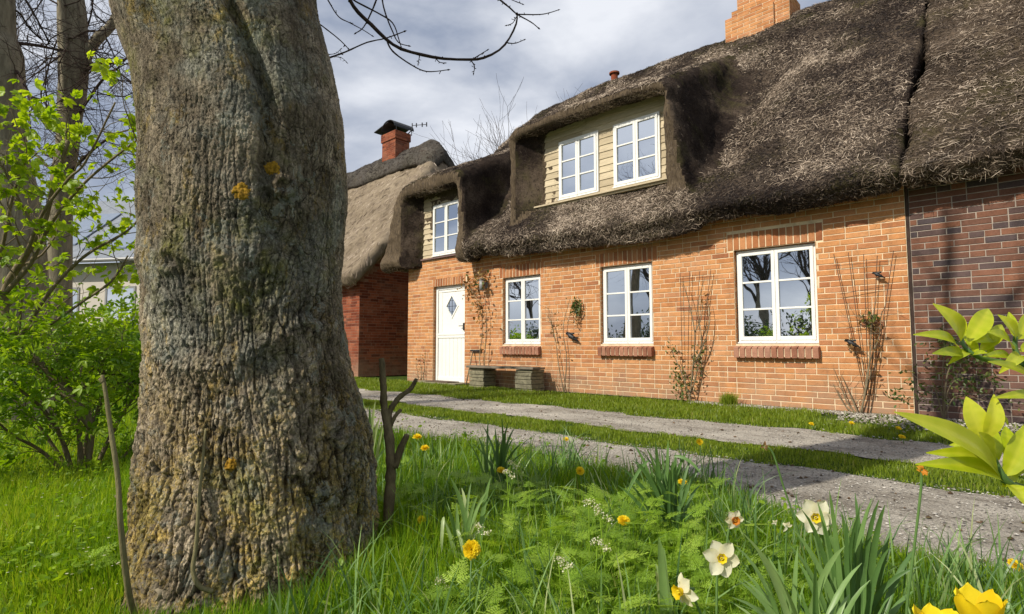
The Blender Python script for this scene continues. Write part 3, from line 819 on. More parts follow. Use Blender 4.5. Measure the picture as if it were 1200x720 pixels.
SL = 1.074; SC = 1 / math.sqrt(1 + SL * SL)
def slab(X, Y, Z, y0=7.15, z0=2.62, ridge=11.6, th=0.30, kr=0.3):
    fr = ((Z - z0) - SL * (Y - y0)) * SC
    bk = ((Z - z0) - SL * ((2 * ridge - Y) - y0)) * SC
    top = smax(fr, bk, kr)
    cut = -((Y - y0) * SC + (Z - z0) * SL * SC)
    cut2 = -(((2 * ridge - Y) - y0) * SC + (Z - z0) * SL * SC)
    body = smax(smax(smax(top, -(top + th), .04), cut, .07), cut2, .16)
    return body, fr
def f_main(X, Y, Z):
    drop = 0.55 * np.clip((-9.3 - X) / 1.6, 0, 1) ** 1.5 * np.clip((Y - 8.6) / 3, 0, 1)
    wav = 0.05 * np.sin(X * 1.1) + 0.03 * np.sin(X * 2.7 + 1)
    gv = 0.38 * np.exp(-((X + 3.38) / 0.42) ** 2) * np.clip((Y - 7.7) / .6, 0, 1) * np.clip((11.0 - Y) / .9, 0, 1) + 0.3 * np.exp(-((X + 7.72) / 0.34) ** 2) * np.clip((Y - 7.55) / .5, 0, 1) * np.clip((10.4 - Y) / .8, 0, 1)
    body, fr = slab(X, Y, Z + drop + wav * 0.6 + gv)
    body = smax(smax(body, -10.92 - X, .2), X + 1.085, .06)
    # large dormer
    top = (Z - (4.77 + 0.52 * (Y - 7.4))) * 0.9 + 0.06 * ((X + 5.4) / 1.6) ** 2
    dR = (X + 3.58 + 0.22 * (Z - 3.1) - 0.05 * (Y - 7.4)) * 0.96

    dL = (-7.06 - X)
    h1 = smax(smax(smax(top, dR, .2), dL, .2), 7.34 + 0.03 * (Z - 3) - Y, .05)
    h1 = smax(h1, -(fr + .30), .05)
    h1 = smax(h1, Y - 11.6, .2)
    # small dormer over the door
    top2 = (Z - (4.24 + 0.50 * (Y - 7.2))) * 0.9 + 0.12 * ((X + 9.2) / 1.1) ** 2 - 0.06
    dR2 = (X + 8.0 + 0.12 * (Z - 2.5)) * 0.97
    dL2 = (-10.95 - X + 0.36 * np.clip(Z - 2.45, 0, 9)) * 0.95
    h2 = smax(smax(smax(top2, dR2, .2), dL2, .24), 7.2 - Y, .06)
    h2 = smax(h2, 2.45 - 0.02 * (X + 9) - Z, .1)
    h2 = smax(h2, Y - 11.2, .2)
    s = smin(smin(body, h1, .16), h2, .14)
    # openings
    cl = smax(-6.52 - (7.8 - Y) * 1.35 - X, X + 3.96 - (7.8 - Y) * .12, .10)
    cl = smax(cl, Z - (4.58 + 0.18 * (Y - 7.4)) - 0.06 * np.sin((X + 7) * 1.0), .22)
    cl = smax(smax(cl, Y - 7.815, .02), -(fr + 0.0), .05)
    cs = smax(-9.86 - (7.62 - Y) * .75 - X, X + 8.36 - (7.62 - Y) * .1, .12)
    cs = smax(cs, Z - (4.02 + 0.20 * (Y - 7.2)), .22)
    cs = smax(cs, Y - 7.63, .02)
    return smax(smax(s, -cl, .045), -cs, .045)
V, Q = surface_nets(f_main, (-11.15, 6.95, 2.2), (-0.9, 16.3, 7.75), 0.05)
V = roughen(V, Q, [(0.9, .04, 3), (4, .016, 4), (12, .010, 5)])
mb = MB()
def face_normals(V, Q):
    n = np.cross(V[Q[:, 2]] - V[Q[:, 0]], V[Q[:, 3]] - V[Q[:, 1]]); return n / (np.linalg.norm(n, axis=1)[:, None] + 1e-12)
def smooth_n(V, Q):
    N = vnormals(V, Q)
    for _ in range(3):
        A = np.zeros_like(N); f = N[Q].mean(1)
        for k in range(4): np.add.at(A, Q[:, k], f)
        N = A / (np.linalg.norm(A, axis=1)[:, None] + 1e-12)
    return N[Q].mean(1)
roof_N = smooth_n(V, Q)
qc = V[Q].mean(1)
cutf = (roof_N[:, 2] < .42) & (roof_N[:, 1] < -.55) & ((qc[:, 2] > 2.98) | (qc[:, 0] < -8.08)) & (roof_N[:, 0] < .5)
shade_faces = roof_N[:, 0] > .38  # faces turned from the sun; sparser, darker straw paints shade into the hollows
def dens_m(c):
    d = fbm(c[:, 0] * .9, c[:, 1] * .9, c[:, 2] * .9, 3, 77)
    return np.clip(0.62 + 1.9 * d + .35 * (c[:, 2] < 3.4), 0.05, 2.4)
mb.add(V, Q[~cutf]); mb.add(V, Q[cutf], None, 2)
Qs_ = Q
straws(mb, V, Q[~cutf & ~shade_faces], 56000, .04, .13, .0025, .0052, 0.0, 1, 3, .009, 0.4, (0, 1.1), dens_m)
straws(mb, V, Q[~cutf & ~shade_faces], 120000, .02, .055, .004, .008, 0.3, 1, 4, .005, 0.3, (-.1, .95))
straws(mb, V, Q[shade_faces], 5000, .02, .06, .003, .006, 0.4, 1, 45, .004, 0.2, (-.3, .5))
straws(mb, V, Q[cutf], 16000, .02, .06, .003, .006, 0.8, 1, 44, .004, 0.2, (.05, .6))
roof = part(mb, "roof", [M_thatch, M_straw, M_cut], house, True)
o = main_chimney.build("chimney", [M_brick, M_mortar]); o.parent = roof
pp = onY(720, 90, 11.75)
mb = MB(); mb.tube([(pp[0], 11.75, 6.9), (pp[0], 11.75, pp[2] + .07)], .085, 14); mb.tube([(pp[0], 11.75, pp[2] + .06), (pp[0], 11.75, pp[2] + .1)], .13, 14)
o = mb.build("vent_pipe", M_rbrick); o.parent = roof

# ------------------------------------------------------------------ dark brick house joined on at the right
nb_h = empty("brick_house", (2.0, 9.6, 0), "dark purple clinker brick house joined to the cottage at the right", "house")
w = MB()
put_bricks(w, (-1.065, 7.61, 0), (1, 0, 0), (0, 0, 1), (0, -1, 0), brick_rows(5.0, 2.656, [], .255, .068, .3), joint=.009)
mortar_sheet(w, (-1.065, 7.61, 0), (1, 0, 0), (0, 0, 1), (0, -1, 0), 5.0, 2.656, [])
mortar_sheet(w, (3.93, 7.61, 0), (0, 1, 0), (0, 0, 1), (1, 0, 0), 8.0, 2.6, [])
mortar_sheet(w, (-1.065, 15.6, 0), (1, 0, 0), (0, 0, 1), (0, 1, 0), 5.0, 2.6, [])
part(w, "wall", [M_dbrick, M_dmortar], nb_h)
mb = MB(); mb.box((-1.097, 7.61, 0), (-1.068, 7.66, 2.65)); part(mb, "expansion_joint", M_twig, nb_h)
def f_right(X, Y, Z):
    body, fr = slab(X, Y, Z - 0.05 - 0.04 * np.sin(X * 1.6 + .5), y0=7.15, z0=2.62)
    return smax(smax(body, -1.04 + 0.05 * np.sin(Y * 2.3) + 0.03 * np.sin(Y * 5.1) - X, .09), X - 4.1, .1)
V, Q = surface_nets(f_right, (-1.35, 6.9, 2.2), (4.4, 16.3, 7.95), 0.06)
V = roughen(V, Q, [(0.9, .04, 13), (4, .035, 14), (11, .014, 15)])
mb = MB(); mb.add(V, Q)
straws(mb, V, Q, 20000, .04, .12, .0025, .0052, 0.45, 1, 5, .007, 0.28, (0.05, 1), lambda c: (c[:, 0] < 1.6) * 1.0)
straws(mb, V, Q, 26000, .02, .06, .004, .008, 0.4, 1, 6, .005, 0.4, (0, .8), lambda c: (c[:, 0] < 1.6) * 1.0)
part(mb, "roof", [M_thatch2, M_straw], nb_h, True)

# ------------------------------------------------------------------ pale thatched house at the left
lh = empty("thatched_house", (-17, 10, 0), "red brick cottage with pale tan thatch and a dark rounded ridge, behind the big trunk", "house")
w = MB()
GX, GY = -12.5, 7.65
def gable_rows(): return [r for r in brick_rows(8.0, 6.1, [], .25, .0705, .2) if (r[2] < 2.35 or (r[0] > (r[2] - 2.35) / SL and r[1] < 8.0 - (r[2] - 2.35) / SL)) and r[2] < 3.4]
put_bricks(w, (GX, GY, 0), (0, 1, 0), (0, 0, 1), (1, 0, 0), gable_rows())
w.add([(GX - .006, GY, 0), (GX - .006, GY + 8, 0), (GX - .006, GY + 8, 2.5), (GX - .006, GY + 7.05, 3.5), (GX - .006, GY + .95, 3.5), (GX - .006, GY, 2.5)], [[0, 1, 2, 5], [5, 2, 3, 4]], None, 1)
put_bricks(w, (GX - 6.5, GY, 0), (1, 0, 0), (0, 0, 1), (0, -1, 0), brick_rows(6.5, 2.49, [], .25, .0705, .2), mat=0)
mortar_sheet(w, (GX - 9, GY, 0), (1, 0, 0), (0, 0, 1), (0, -1, 0), 9, 2.49, [])
mortar_sheet(w, (GX - 9, GY, 0), (0, 1, 0), (0, 0, 1), (-1, 0, 0), 8, 2.49, [])
mortar_sheet(w, (GX - 9, GY + 8, 0), (1, 0, 0), (0, 0, 1), (0, 1, 0), 9, 2.49, [])
part(w, "wall", [M_rbrick, M_rmortar], lh)
def f_left(X, Y, Z):
    body, fr = slab(X, Y, Z, y0=7.15, z0=2.50, ridge=11.6, th=.34)
    rt = 3.42; hipX = -12.05
    hip = ((Z - rt) + (1.62) * (X - hipX)) * 0.5
    body2, _ = slab(X, Y, Z, y0=7.15, z0=2.50, ridge=11.6, th=9)
    hipslab = smax(smax(hip, -(hip + .34), .05), smax(body2, (rt - .12) - Z, .12), .15)
    main_ = smax(smax(body, hip, .2), X + 12.14, .2)
    s = smin(main_, hipslab, .1)
    return smax(s, -21.5 - X, .2)
V, Q = surface_nets(f_left, (-21.8, 6.9, 2.0), (-11.8, 16.4, 7.8), 0.08)
V = roughen(V, Q, [(0.9, .05, 23), (3.5, .03, 24)])
mb = MB(); mb.add(V, Q)
straws(mb, V, Q, 9000, .08, .22, .004, .008, -1, 1, 7, .006, 0.12, (0.45, 1.0), lambda c: (c[:, 0] > -19) * 1.0)
lroof = part(mb, "roof", [M_thatch3, M_straw], lh, True)
def f_cap(X, Y, Z):
    yy = Y - 11.6
    endx = -13.95
    zc = 7.42 - 0.6 * np.clip((X + 14.7) / 0.8, 0, 2) ** 1.7
    prof = np.sqrt((yy / 1.0) ** 2 * 0.55 + ((Z - zc + 0.42 * np.abs(yy) * 1.35) / 0.30) ** 2 * 0.09 + 1e-6) - 0.30
    d = np.sqrt(np.maximum(0, (np.abs(yy) - .42)) ** 2 + ((Z - zc + 0.95 * np.abs(yy))) ** 2) - (.28 + 0.03 * np.sin(X * 1.7))
    return smax(smax(d, X - endx, .35), -21.3 - X, .2)
V, Q = surface_nets(f_cap, (-21.6, 10.2, 5.0), (-13.8, 13.0, 8.1), 0.06)
V = roughen(V, Q, [(1.5, .03, 33), (6, .015, 34)])
mb = MB(); mb.add(V, Q); straws(mb, V, Q, 5000, .04, .12, .004, .007, 0.2, 1, 8, .005, 0.5, (0, .45))
o = mb.build("ridge_cap", [M_cap, M_straw], None, True); o.parent = lroof
ch = MB()
cx0 = onY(448, 160, 11.2)[0]; cx1 = onY(463.5, 160, 11.2)[0]
ztop = onY(464, 152, 11.2)[2]
brick_block(ch, cx0, cx1, 11.2, 11.8, 6.9, ztop - .3)
brick_block(ch, cx0 - .035, cx1 + .035, 11.165, 11.835, ztop - .29, ztop)
och = ch.build("chimney", [M_rbrick, M_rmortar]); och.parent = lroof
cw = MB(); n = 10; xm0, xm1 = cx0 - .12, cx1 + .1
for (yA, yB) in ((11.2, 11.8),):
    V = []; half = (xm1 - xm0) / 2; xc = (xm0 + xm1) / 2
    # two swept hoods: a flat sloping one to the left, an arched one to the right
    for k in range(n + 1):
        a = math.pi * k / n
        for y in (yA - .12, yB + .12):
            for dz in (0, -.02):
                V.append((xc + .12 - math.cos(a) * half * .75, y, ztop + .12 + math.sin(a) * .27 + dz))
    Qc = []
    for k in range(n):
        b = k * 4
        Qc += [[b, b + 4, b + 6, b + 2], [b + 1, b + 3, b + 7, b + 5], [b, b + 1, b + 5, b + 4], [b + 2, b + 6, b + 7, b + 3]]
    cw.add(V, Qc)
cw.add([(cx0 - .38, 11.1, ztop + .20), (xc + .1, 11.1, ztop + .36), (xc + .1, 12.05, ztop + .36), (cx0 - .38, 12.05, ztop + .20),
        (cx0 - .38, 11.1, ztop + .17), (xc + .1, 11.1, ztop + .33), (xc + .1, 12.05, ztop + .33), (cx0 - .38, 12.05, ztop + .17)], [[0, 1, 2, 3], [4, 7, 6, 5], [0, 4, 5, 1], [0, 3, 7, 4], [2, 6, 7, 3]])
for x in (cx0 - .1, cx1 - .02):
    for y in (11.25, 11.9): cw.tube([(x, y, ztop - .02), (x, y, ztop + .22)], .015, 5)
o = cw.build("chimney_cowl", M_dark); o.parent = och
an = MB()
p0 = onY(483, 152, 11.5); p1 = onY(500, 146, 11.5)
an.tube([p0 + (-.25, 0, -.1), p0, p0 + (0, 0, .22)], .02, 6); an.tube([p0 + (0, 0, .14), p1], .012, 5)
for s in (.3, .7, 1.0):
    q = p0 + (0, 0, .14) + (p1 - p0 - (0, 0, .14)) * s; an.tube([q + (0, 0, -.07), q + (0, 0, .07)], .022, 5)
tag(an.build("antenna", M_dark), "small black aerial arm fixed to the red chimney stack", "aerial")

# ------------------------------------------------------------------ modern house in the distance at the left
fh = empty("modern_house", (-27, 6, 0), "distant cream house with grey slate roof and solar panels seen through twigs", "house")
# local frame: facade faces the camera
d0 = at(60, 372, 22.0); d1 = at(190, 374, 21.0); d0[2] = 0; d1[2] = 0
ux = (d1 - d0); ux /= np.linalg.norm(ux); dv = np.array([-ux[1], ux[0], 0])      # into the house
if dv @ (d0 - EYEP) < 0: dv = -dv
M3 = np.stack([ux, dv, np.array([0, 0, 1.0])], 1)
def loc3(p): return d0 + M3 @ np.array(p, float)
Wd = 9.0
mb = MB(); mb.box((-3, 0, 0), (Wd, 7, 3.95), M=M3, O=d0); part(mb, "wall", M_render, fh)
mb = MB()
V = [loc3(p) for p in ((-3.4, -.5, 3.9), (Wd + .4, -.5, 3.9), (Wd + .4, 3.5, 7.3), (-3.4, 3.5, 7.3), (-3.4, 7.5, 3.9), (Wd + .4, 7.5, 3.9), (-3.4, -.5, 4.05), (Wd + .4, -.5, 4.05), (Wd + .4, 3.5, 7.45), (-3.4, 3.5, 7.45), (-3.4, 7.5, 4.05), (Wd + .4, 7.5, 4.05))]
mb.add(V, [[6, 7, 8, 9], [9, 8, 11, 10], [0, 3, 2, 1], [3, 4, 5, 2], [0, 1, 7, 6], [4, 10, 11, 5], [1, 2, 8, 7], [2, 5, 11, 8], [0, 6, 9, 3], [3, 9, 10, 4]])
fr_ = part(mb, "roof", M_slate, fh)
for (u0, s0, s1, u1) in ((1.3, .12, .42, 2.2), (2.4, .12, .42, 3.3), (1.3, .5, .8, 2.2), (2.4, .5, .8, 3.3), (-.9, .2, .7, .6)):
    mb = MB()
    P = [loc3((u, -.5 + 4 * s, 4.05 + 3.4 * s + .08)) for u, s in ((u0, s0), (u1, s0), (u1, s1), (u0, s1))]
    Pb = [p - np.array([0, 0, .06]) for p in P]
    mb.add(P + Pb, [[0, 1, 2, 3], [0, 4, 5, 1], [1, 5, 6, 2], [2, 6, 7, 3], [3, 7, 4, 0]])
    o = mb.build("solar_panel", M_panel); o.parent = fr_; o.location = -parent_world(fr_)
mb = MB(); mb.tube([loc3((-3.4, -.56, 3.97)), loc3((Wd + .4, -.56, 3.97))], .07, 8); part(mb, "gutter", M_grey, fh)
for (u0, u1, z0, z1) in ((2.55, 3.75, 1.75, 2.95), (.2, 1.2, 1.75, 2.95), (5.5, 6.5, 1.75, 2.95)):
    mb = MB(); mb.box((u0 - .08, -.03, z0 - .08), (u0, .02, z1 + .08), M=M3, O=d0); mb.box((u1, -.03, z0 - .08), (u1 + .08, .02, z1 + .08), M=M3, O=d0)
    mb.box((u0, -.03, z1), (u1, .02, z1 + .08), M=M3, O=d0); mb.box((u0, -.05, z0 - .08), (u1, .02, z0), M=M3, O=d0)
    wn_ = part(mb, "window", M_grey, fh)
    g = MB(); g.box((u0, -.012, z0), (u1, -.004, z1), M=M3, O=d0); o = g.build("pane", M_glass); o.parent = wn_; 
# ------------------------------------------------------------------ the big trunk
def bark_relief(ax, ay, z):
    """relief on an unrolled-but-seamless trunk surface; ax, ay are the surface point, z its height"""
    wx_ = ax + 0.05 * pn(ax * 5, ay * 5, z * 3, 5); wy_ = ay + 0.05 * pn(ax * 5 + 9, ay * 5, z * 3, 6)
    low = np.clip((1.5 - z) / 0.9, 0, 1)
    lump = fbm(ax * 3.0, ay * 3.0, z * 2.6, 3, 1)
    knob = fbm(wx_ * 10, wy_ * 10, z * 8, 4, 2, .55)
    wz = z + 0.03 * pn(ax * 14, ay * 14, z * 10, 12)
    nA = pn(wx_ * 40, wy_ * 40, wz * 6, 3); nB = pn(wx_ * 88, wy_ * 88, wz * 42, 4); plate = np.abs(pn(wx_ * 60, wy_ * 60, wz * 34, 19)) * 2 - .5; nC = fbm(ax * 85, ay * 85, z * 60, 2, 9)
    crA = np.exp(-(nA / 0.13) ** 2); crB = np.exp(-(nB / 0.16) ** 2)
    stri = pn(wx_ * 75, wy_ * 75, z * 9, 15)
    micro = fbm(ax * 150, ay * 150, z * 120, 2, 10, .6)
    patch = np.clip(0.5 + 1.1 * pn(ax * 4, ay * 4, z * 4, 21), 0, 1)
    kA = (0.30 + 0.70 * low) * (0.45 + 0.55 * patch); kB = (0.35 + 0.65 * low)
    h = 0.015 * lump + 0.0065 * knob * (0.25 + low) - 0.0105 * crA * kA - 0.0028 * crB * kB + 0.0026 * nC * (0.25 + .75 * low) + 0.0020 * micro + 0.0022 * stri * (1 - .6 * low) + 0.004 * plate * low
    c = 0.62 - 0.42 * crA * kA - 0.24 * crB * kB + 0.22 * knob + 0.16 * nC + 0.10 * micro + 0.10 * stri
    return h, c
rows = [(-260, 84, 366), (-60, 98, 374), (0, 110, 380), (50, 125, 393), (100, 142, 403), (150, 153, 412), (200, 158, 415), (250, 157, 413), (300, 159, 410),
        (350, 163, 410), (400, 164, 416), (430, 162, 421), (460, 161, 430), (500, 163, 438), (550, 155, 445), (600, 149, 447), (640, 145, 449), (680, 138, 456), (720, 130, 466), (780, 118, 480)]
ry = np.array([q[0] for q in rows], float)
DT = 1.95
zz = EYE + (405.8 - ry) * DT / FPX
cpx = np.array([(q[1] + q[2]) / 2 for q in rows]); hpx = np.array([(q[2] - q[1]) / 2 for q in rows])
cxy = []
for q, c in zip(ry, cpx):
    p = at(c, q, DT); cxy.append(p[:2])
cxy = np.array(cxy)
rad = hpx * DT * 0.90 / FPX
# fit the circles so that their two edges, seen from the eye point, land where the survey says
tL = np.array([q[1] for q in rows], float) + 2; tR = np.array([q[2] for q in rows], float) - 2
aa = np.linspace(0, 2 * math.pi, 180)
for it in range(8):
    for k in range(len(rows)):
        P_ = np.stack([cxy[k, 0] + (rad[k] + .004) * np.cos(aa), cxy[k, 1] + (rad[k] + .004) * np.sin(aa), np.full(180, zz[k])], 1) - EYEP
        xx = 600 + FPX * (P_ @ RT) / (P_ @ FW); l_, r_ = xx.min(), xx.max()
        rad[k] *= 1 + .8 * ((tR[k] - tL[k]) / (r_ - l_) - 1)
        cxy[k] += RT[:2] * (((tR[k] + tL[k]) - (l_ + r_)) / 2 * DT / FPX)
o_ = np.argsort(zz); zz, cxy, rad = zz[o_], cxy[o_], rad[o_]
def smooth_interp(z, xp, fp):
    z = np.asarray(z, float); a = np.interp(z, xp, fp)
    return (a + np.interp(z - .04, xp, fp) + np.interp(z + .04, xp, fp)) / 3
zr = np.concatenate([np.linspace(-0.22, 2.02, 700), np.linspace(2.05, 3.9, 90)])
th0 = math.atan2(-cxy[5][1], -cxy[5][0])
tf = np.linspace(-1.78, 1.78, 620); tb = np.linspace(1.78, 2 * math.pi - 1.78, 60)[1:-1]
ths = np.concatenate([tf, tb]) + th0
nt = len(ths)
Zg = np.repeat(zr[:, None], nt, 1); Tg = np.repeat(ths[None], len(zr), 0)
cx_g = smooth_interp(zr, zz, cxy[:, 0])[:, None]; cy_g = smooth_interp(zr, zz, cxy[:, 1])[:, None]; rg = smooth_interp(zr, zz, rad)[:, None]
flare = np.clip((0.35 - Zg) / 0.5, 0, 1) ** 1.5
rg = rg * (1 + 0.17 * flare * np.maximum(0, np.sin(Tg * 4 + 0.6)) ** 1.5 + 0.03 * np.sin(3 * Tg + 1.3 * Zg) * (1 - flare) - 0.02)
# the seam between two grown-together stems, running down from the fork
a0 = th0 - 0.02 + 0.34 * np.clip((2.0 - Zg) / 1.1, 0, 1)
seam = np.exp(-((Tg - a0 - .05 * np.sin(Zg * 9)) / 0.075) ** 2) * np.clip((Zg - 0.95) / 0.5, 0, 1)
# burl across the middle
burl = np.exp(-((Zg - (0.76 + 0.06 * np.sin(Tg * 3 - th0 * 3))) / 0.035) ** 2) * (0.5 + 0.5 * np.sin(Tg * 2.2 - th0 * 2.2 + 1.6))
bumpL = np.exp(-((Zg - 1.05) / 0.07) ** 2) * np.exp(-((Tg - (th0 - 1.35)) / 0.25) ** 2)
ux_, uy_ = np.cos(Tg), np.sin(Tg)
h, cv = bark_relief(ux_ * rg, uy_ * rg, Zg)
h = h - 0.042 * seam + 0.016 * burl + 0.02 * bumpL
for az_, zc_, rr_, hh_ in ((th0 - 1.15, -0.085, .045, .02), (th0 - 0.30, -0.05, .06, .028), (th0 - .62, 0.0, .05, .02), (th0 + .3, 1.25, .035, .014), (th0 - .75, 1.02, .04, .016)):
    dd = np.sqrt(((Tg - az_) * rg) ** 2 + (Zg - zc_) ** 2)
    h = h + hh_ * np.exp(-((dd - rr_ * .75) / (rr_ * .42)) ** 2)
Rr = rg + h
X = cx_g + ux_ * Rr; Yg = cy_g + uy_ * Rr
V = np.stack([X, Yg, Zg], -1).reshape(-1, 3)
i = np.arange(len(zr) - 1)[:, None] * nt; j = np.arange(nt)[None]; j2 = (j + 1) % nt
Q = np.stack([i + j, i + j2, i + nt + j2, i + nt + j], -1).reshape(-1, 4)
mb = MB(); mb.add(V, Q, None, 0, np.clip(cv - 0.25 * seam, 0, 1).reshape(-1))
big = empty("old_tree", (TX, TY, 0), "huge old leaning trunk with lichened knobbly bark in the foreground", "tree")
# orange lichen cushions growing on the bark
def on_trunk(px, py, lift=0.004):
    d = ray(px, py); best = None
    t_ = np.linspace(1.1, 2.3, 400)
    P = EYEP + d * t_[:, None]
    cx = smooth_interp(P[:, 2], zz, cxy[:, 0]); cy = smooth_interp(P[:, 2], zz, cxy[:, 1]); r_ = smooth_interp(P[:, 2], zz, rad)
    k = np.argmax(np.hypot(P[:, 0] - cx, P[:, 1] - cy) < r_ + lift + .004)
    n = np.array([P[k, 0] - cx[k], P[k, 1] - cy[k], 0]); n /= np.linalg.norm(n)
    return P[k], n
def surf_at(P, n):
    """snap a point to the displaced bark along n"""
    ang = (math.atan2(n[1], n[0]) - th0 + math.pi) % (2 * math.pi) - math.pi
    jz = int(np.clip(np.searchsorted(zr, P[2]), 0, len(zr) - 1)); ja = int(np.clip(np.searchsorted(tf, ang), 0, len(tf) - 1))
    return V[jz * nt + ja]
trunk_V = V
for (px, py, rp) in ((321, 195, 9), (281, 224, 11), (266, 548, 8)):
    P, n = on_trunk(px, py)
    up = np.array([0, 0, 1.0]); sd = np.cross(up, n)
    rr = rp * 1.55 / FPX
    g = MB(); K = 22; VV = []; 
    for a in range(K + 1):
        for b in range(K + 1):
            u, v_ = (a / K * 2 - 1), (b / K * 2 - 1)
            q = P + sd * u * rr * 1.15 + up * v_ * rr * 1.15
            nn_ = np.array([q[0], q[1], 0]) - np.array([smooth_interp(q[2], zz, cxy[:, 0]), smooth_interp(q[2], zz, cxy[:, 1]), 0]); nn_ /= np.linalg.norm(nn_)
            s_ = surf_at(q, nn_)
            dd = math.hypot(u, v_) * (1.05 + 0.3 * float(pn(u * 2.2 + px, v_ * 2.2, py)) + 0.35 * float(pn(u * 7 + px, v_ * 7, py)))
            VV.append(s_ + nn_ * (0.0016 * (1.0 - dd ** 5 * 2.2) + 0.0008 * R_()))
    Qq = [[a * (K + 1) + b, (a + 1) * (K + 1) + b, (a + 1) * (K + 1) + b + 1, a * (K + 1) + b + 1] for a in range(K) for b in range(K)]
    mb.add(VV, Qq, None, 1, 0.5)
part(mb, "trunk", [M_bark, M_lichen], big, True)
# healed branch scars
for (px, py, rp) in ((183, 696, 9), (283, 693, 13)):
    P, n = on_trunk(px, py); S0 = surf_at(P, n); up = np.array([0, 0, 1.0]); sd = np.cross(up, n); r0 = rp * 1.5 / FPX
    g = MB(); prof = [(1.4, -.022), (1.1, -.006), (.92, .001), (.76, -.001), (.6, -.006), (.3, -.004), (.02, -.003)]
    VV = []; K = 24
    for (rr, hh) in prof:
        for k in range(K):
            a = 2 * math.pi * k / K; w_ = 1 + 0.12 * math.sin(2 * a + px) + 0.06 * math.sin(5 * a)
            VV.append(S0 + n * (hh + .003) + (sd * math.cos(a) + up * math.sin(a) * .9) * r0 * rr * w_)
    Qq = [[a * K + b, a * K + (b + 1) % K, (a + 1) * K + (b + 1) % K, (a + 1) * K + b] for a in range(len(prof) - 1) for b in range(K)]
    g.add(VV, Qq, None, 0, .5); part(g, "branch_scar", M_scar, big, True)
def smooth_path(P, n=24):
    P = np.asarray(P, float); m = len(P); out = []
    for i in range(m - 1):
        p0, p1, p2, p3 = P[max(0, i - 1)], P[i], P[i + 1], P[min(m - 1, i + 2)]
        k = max(2, n // (m - 1))
        for s in range(k):
            t_ = s / k
            out.append(0.5 * ((2 * p1) + (-p0 + p2) * t_ + (2 * p0 - 5 * p1 + 4 * p2 - p3) * t_**2 + (-p0 + 3 * p1 - 3 * p2 + p3) * t_**3))
    out.append(P[-1]); return np.array(out)
def stick(mb, pts, r0, r1, n=6, k=24, mat=0, rough=0.0):
    P = smooth_path(pts, k); r = np.linspace(r0, r1, len(P))
    if rough: r = r * (1 + rough * np.array([U_(-1, 1) for _ in P])); P = P + np.array([[U_(-1, 1) * rough * r0 * .6 for _ in range(3)] for _ in P])
    mb.tube(P, r, n, mat, .5); return P
# basal shoots
g = MB()
Pz, nz = on_trunk(150, 716)
stick(g, [at(120, 440, 1.50), at(124, 462, 1.49), at(130, 505, 1.48), at(138, 560, 1.47), at(141, 610, 1.46), at(146, 660, 1.47), at(153, 705, 1.5), at(163, 735, 1.56)], .0046, .0085, 9, 40, rough=.05)
for q in ((121, 448), (133, 520), (140, 585)): stick(g, [at(q[0], q[1], 1.485), at(q[0] - 5, q[1] - 4, 1.48)], .006, .003, 5, 3)
part(g, "shoot", M_sucker, big, True)
g = MB()
def ont(px, py, l): P, n = on_trunk(px, py); return surf_at(P, n) + n * l
stick(g, [ont(231, 505, .006), ont(231, 545, .013), ont(230, 590, .018), ont(227, 640, .02), ont(226, 668, .02), ont(232, 688, .016), ont(246, 697, .0)], .0036, .0075, 8, 36, rough=.05)
part(g, "shoot", M_sucker, big, True)
g = MB()
stick(g, [at(447, 420, 2.12), at(449, 445, 2.11), at(450, 475, 2.1), at(455, 505, 2.08), at(458, 545, 2.05), at(455, 600, 2.04), at(446, 690, 2.0)], .010, .022, 12, 44, rough=.15)
stick(g, [at(488, 444, 2.14), at(481, 456, 2.13), at(468, 466, 2.12), at(457, 482, 2.1), at(455, 500, 2.09)], .0072, .013, 10, 34, rough=.16)
stick(g, [at(477, 510, 2.06), at(470, 525, 2.06), at(462, 548, 2.05)], .010, .015, 8, 10, rough=.08)
stick(g, [at(470, 480, 2.1), at(463, 488, 2.09), at(457, 500, 2.09)], .006, .009, 7, 8, rough=.08)
part(g, "stub", M_stub, big, True)

# ------------------------------------------------------------------ branches: a small grower for bare wood
def grow(mb, p, d, L_, r, lvl, tips=None, bend=.25, n=5, up=.1, split=(3, 5), ratio=.62, mat=0, rnd_=random, droop=0.0, minr=.0015, ang=(.35, .95)):
    steps = 6; P = [np.array(p, float)]; d = np.array(d, float); d /= np.linalg.norm(d)
    Ds = [d.copy()]
    for s in range(steps):
        d = d + np.array([rnd_.gauss(0, bend), rnd_.gauss(0, bend), rnd_.gauss(0, bend) + up - droop]) * .5
        d /= np.linalg.norm(d); P.append(P[-1] + d * L_ / steps); Ds.append(d.copy())
    r1 = max(minr * .6, r * .45)
    mb.tube(P, np.linspace(r, r1, steps + 1), n if lvl > 1 else max(3, n - 1), mat, .5, cap=False)
    if lvl <= 0 or r < minr:
        if tips is not None: tips.append((P[-1], Ds[-1])); tips.append((P[3], Ds[3]))
        return
    k = rnd_.randint(*split)
    for c in range(k):
        s = rnd_.randint(1, steps) if c else steps
        q = P[s]; dd = Ds[s]
        a = rnd_.uniform(*ang); ax = np.cross(dd, [rnd_.gauss(0, 1), rnd_.gauss(0, 1), rnd_.gauss(0, 1)]); ax /= np.linalg.norm(ax) + 1e-9
        nd = dd * math.cos(a) + ax * math.sin(a)
        grow(mb, q, nd, L_ * ratio * rnd_.uniform(.7, 1.15), max(minr * .7, (r + (r1 - r) * s / steps) * .62), lvl - 1, tips, bend, max(3, n - 1), up, split, ratio, mat, rnd_, droop, minr, ang)
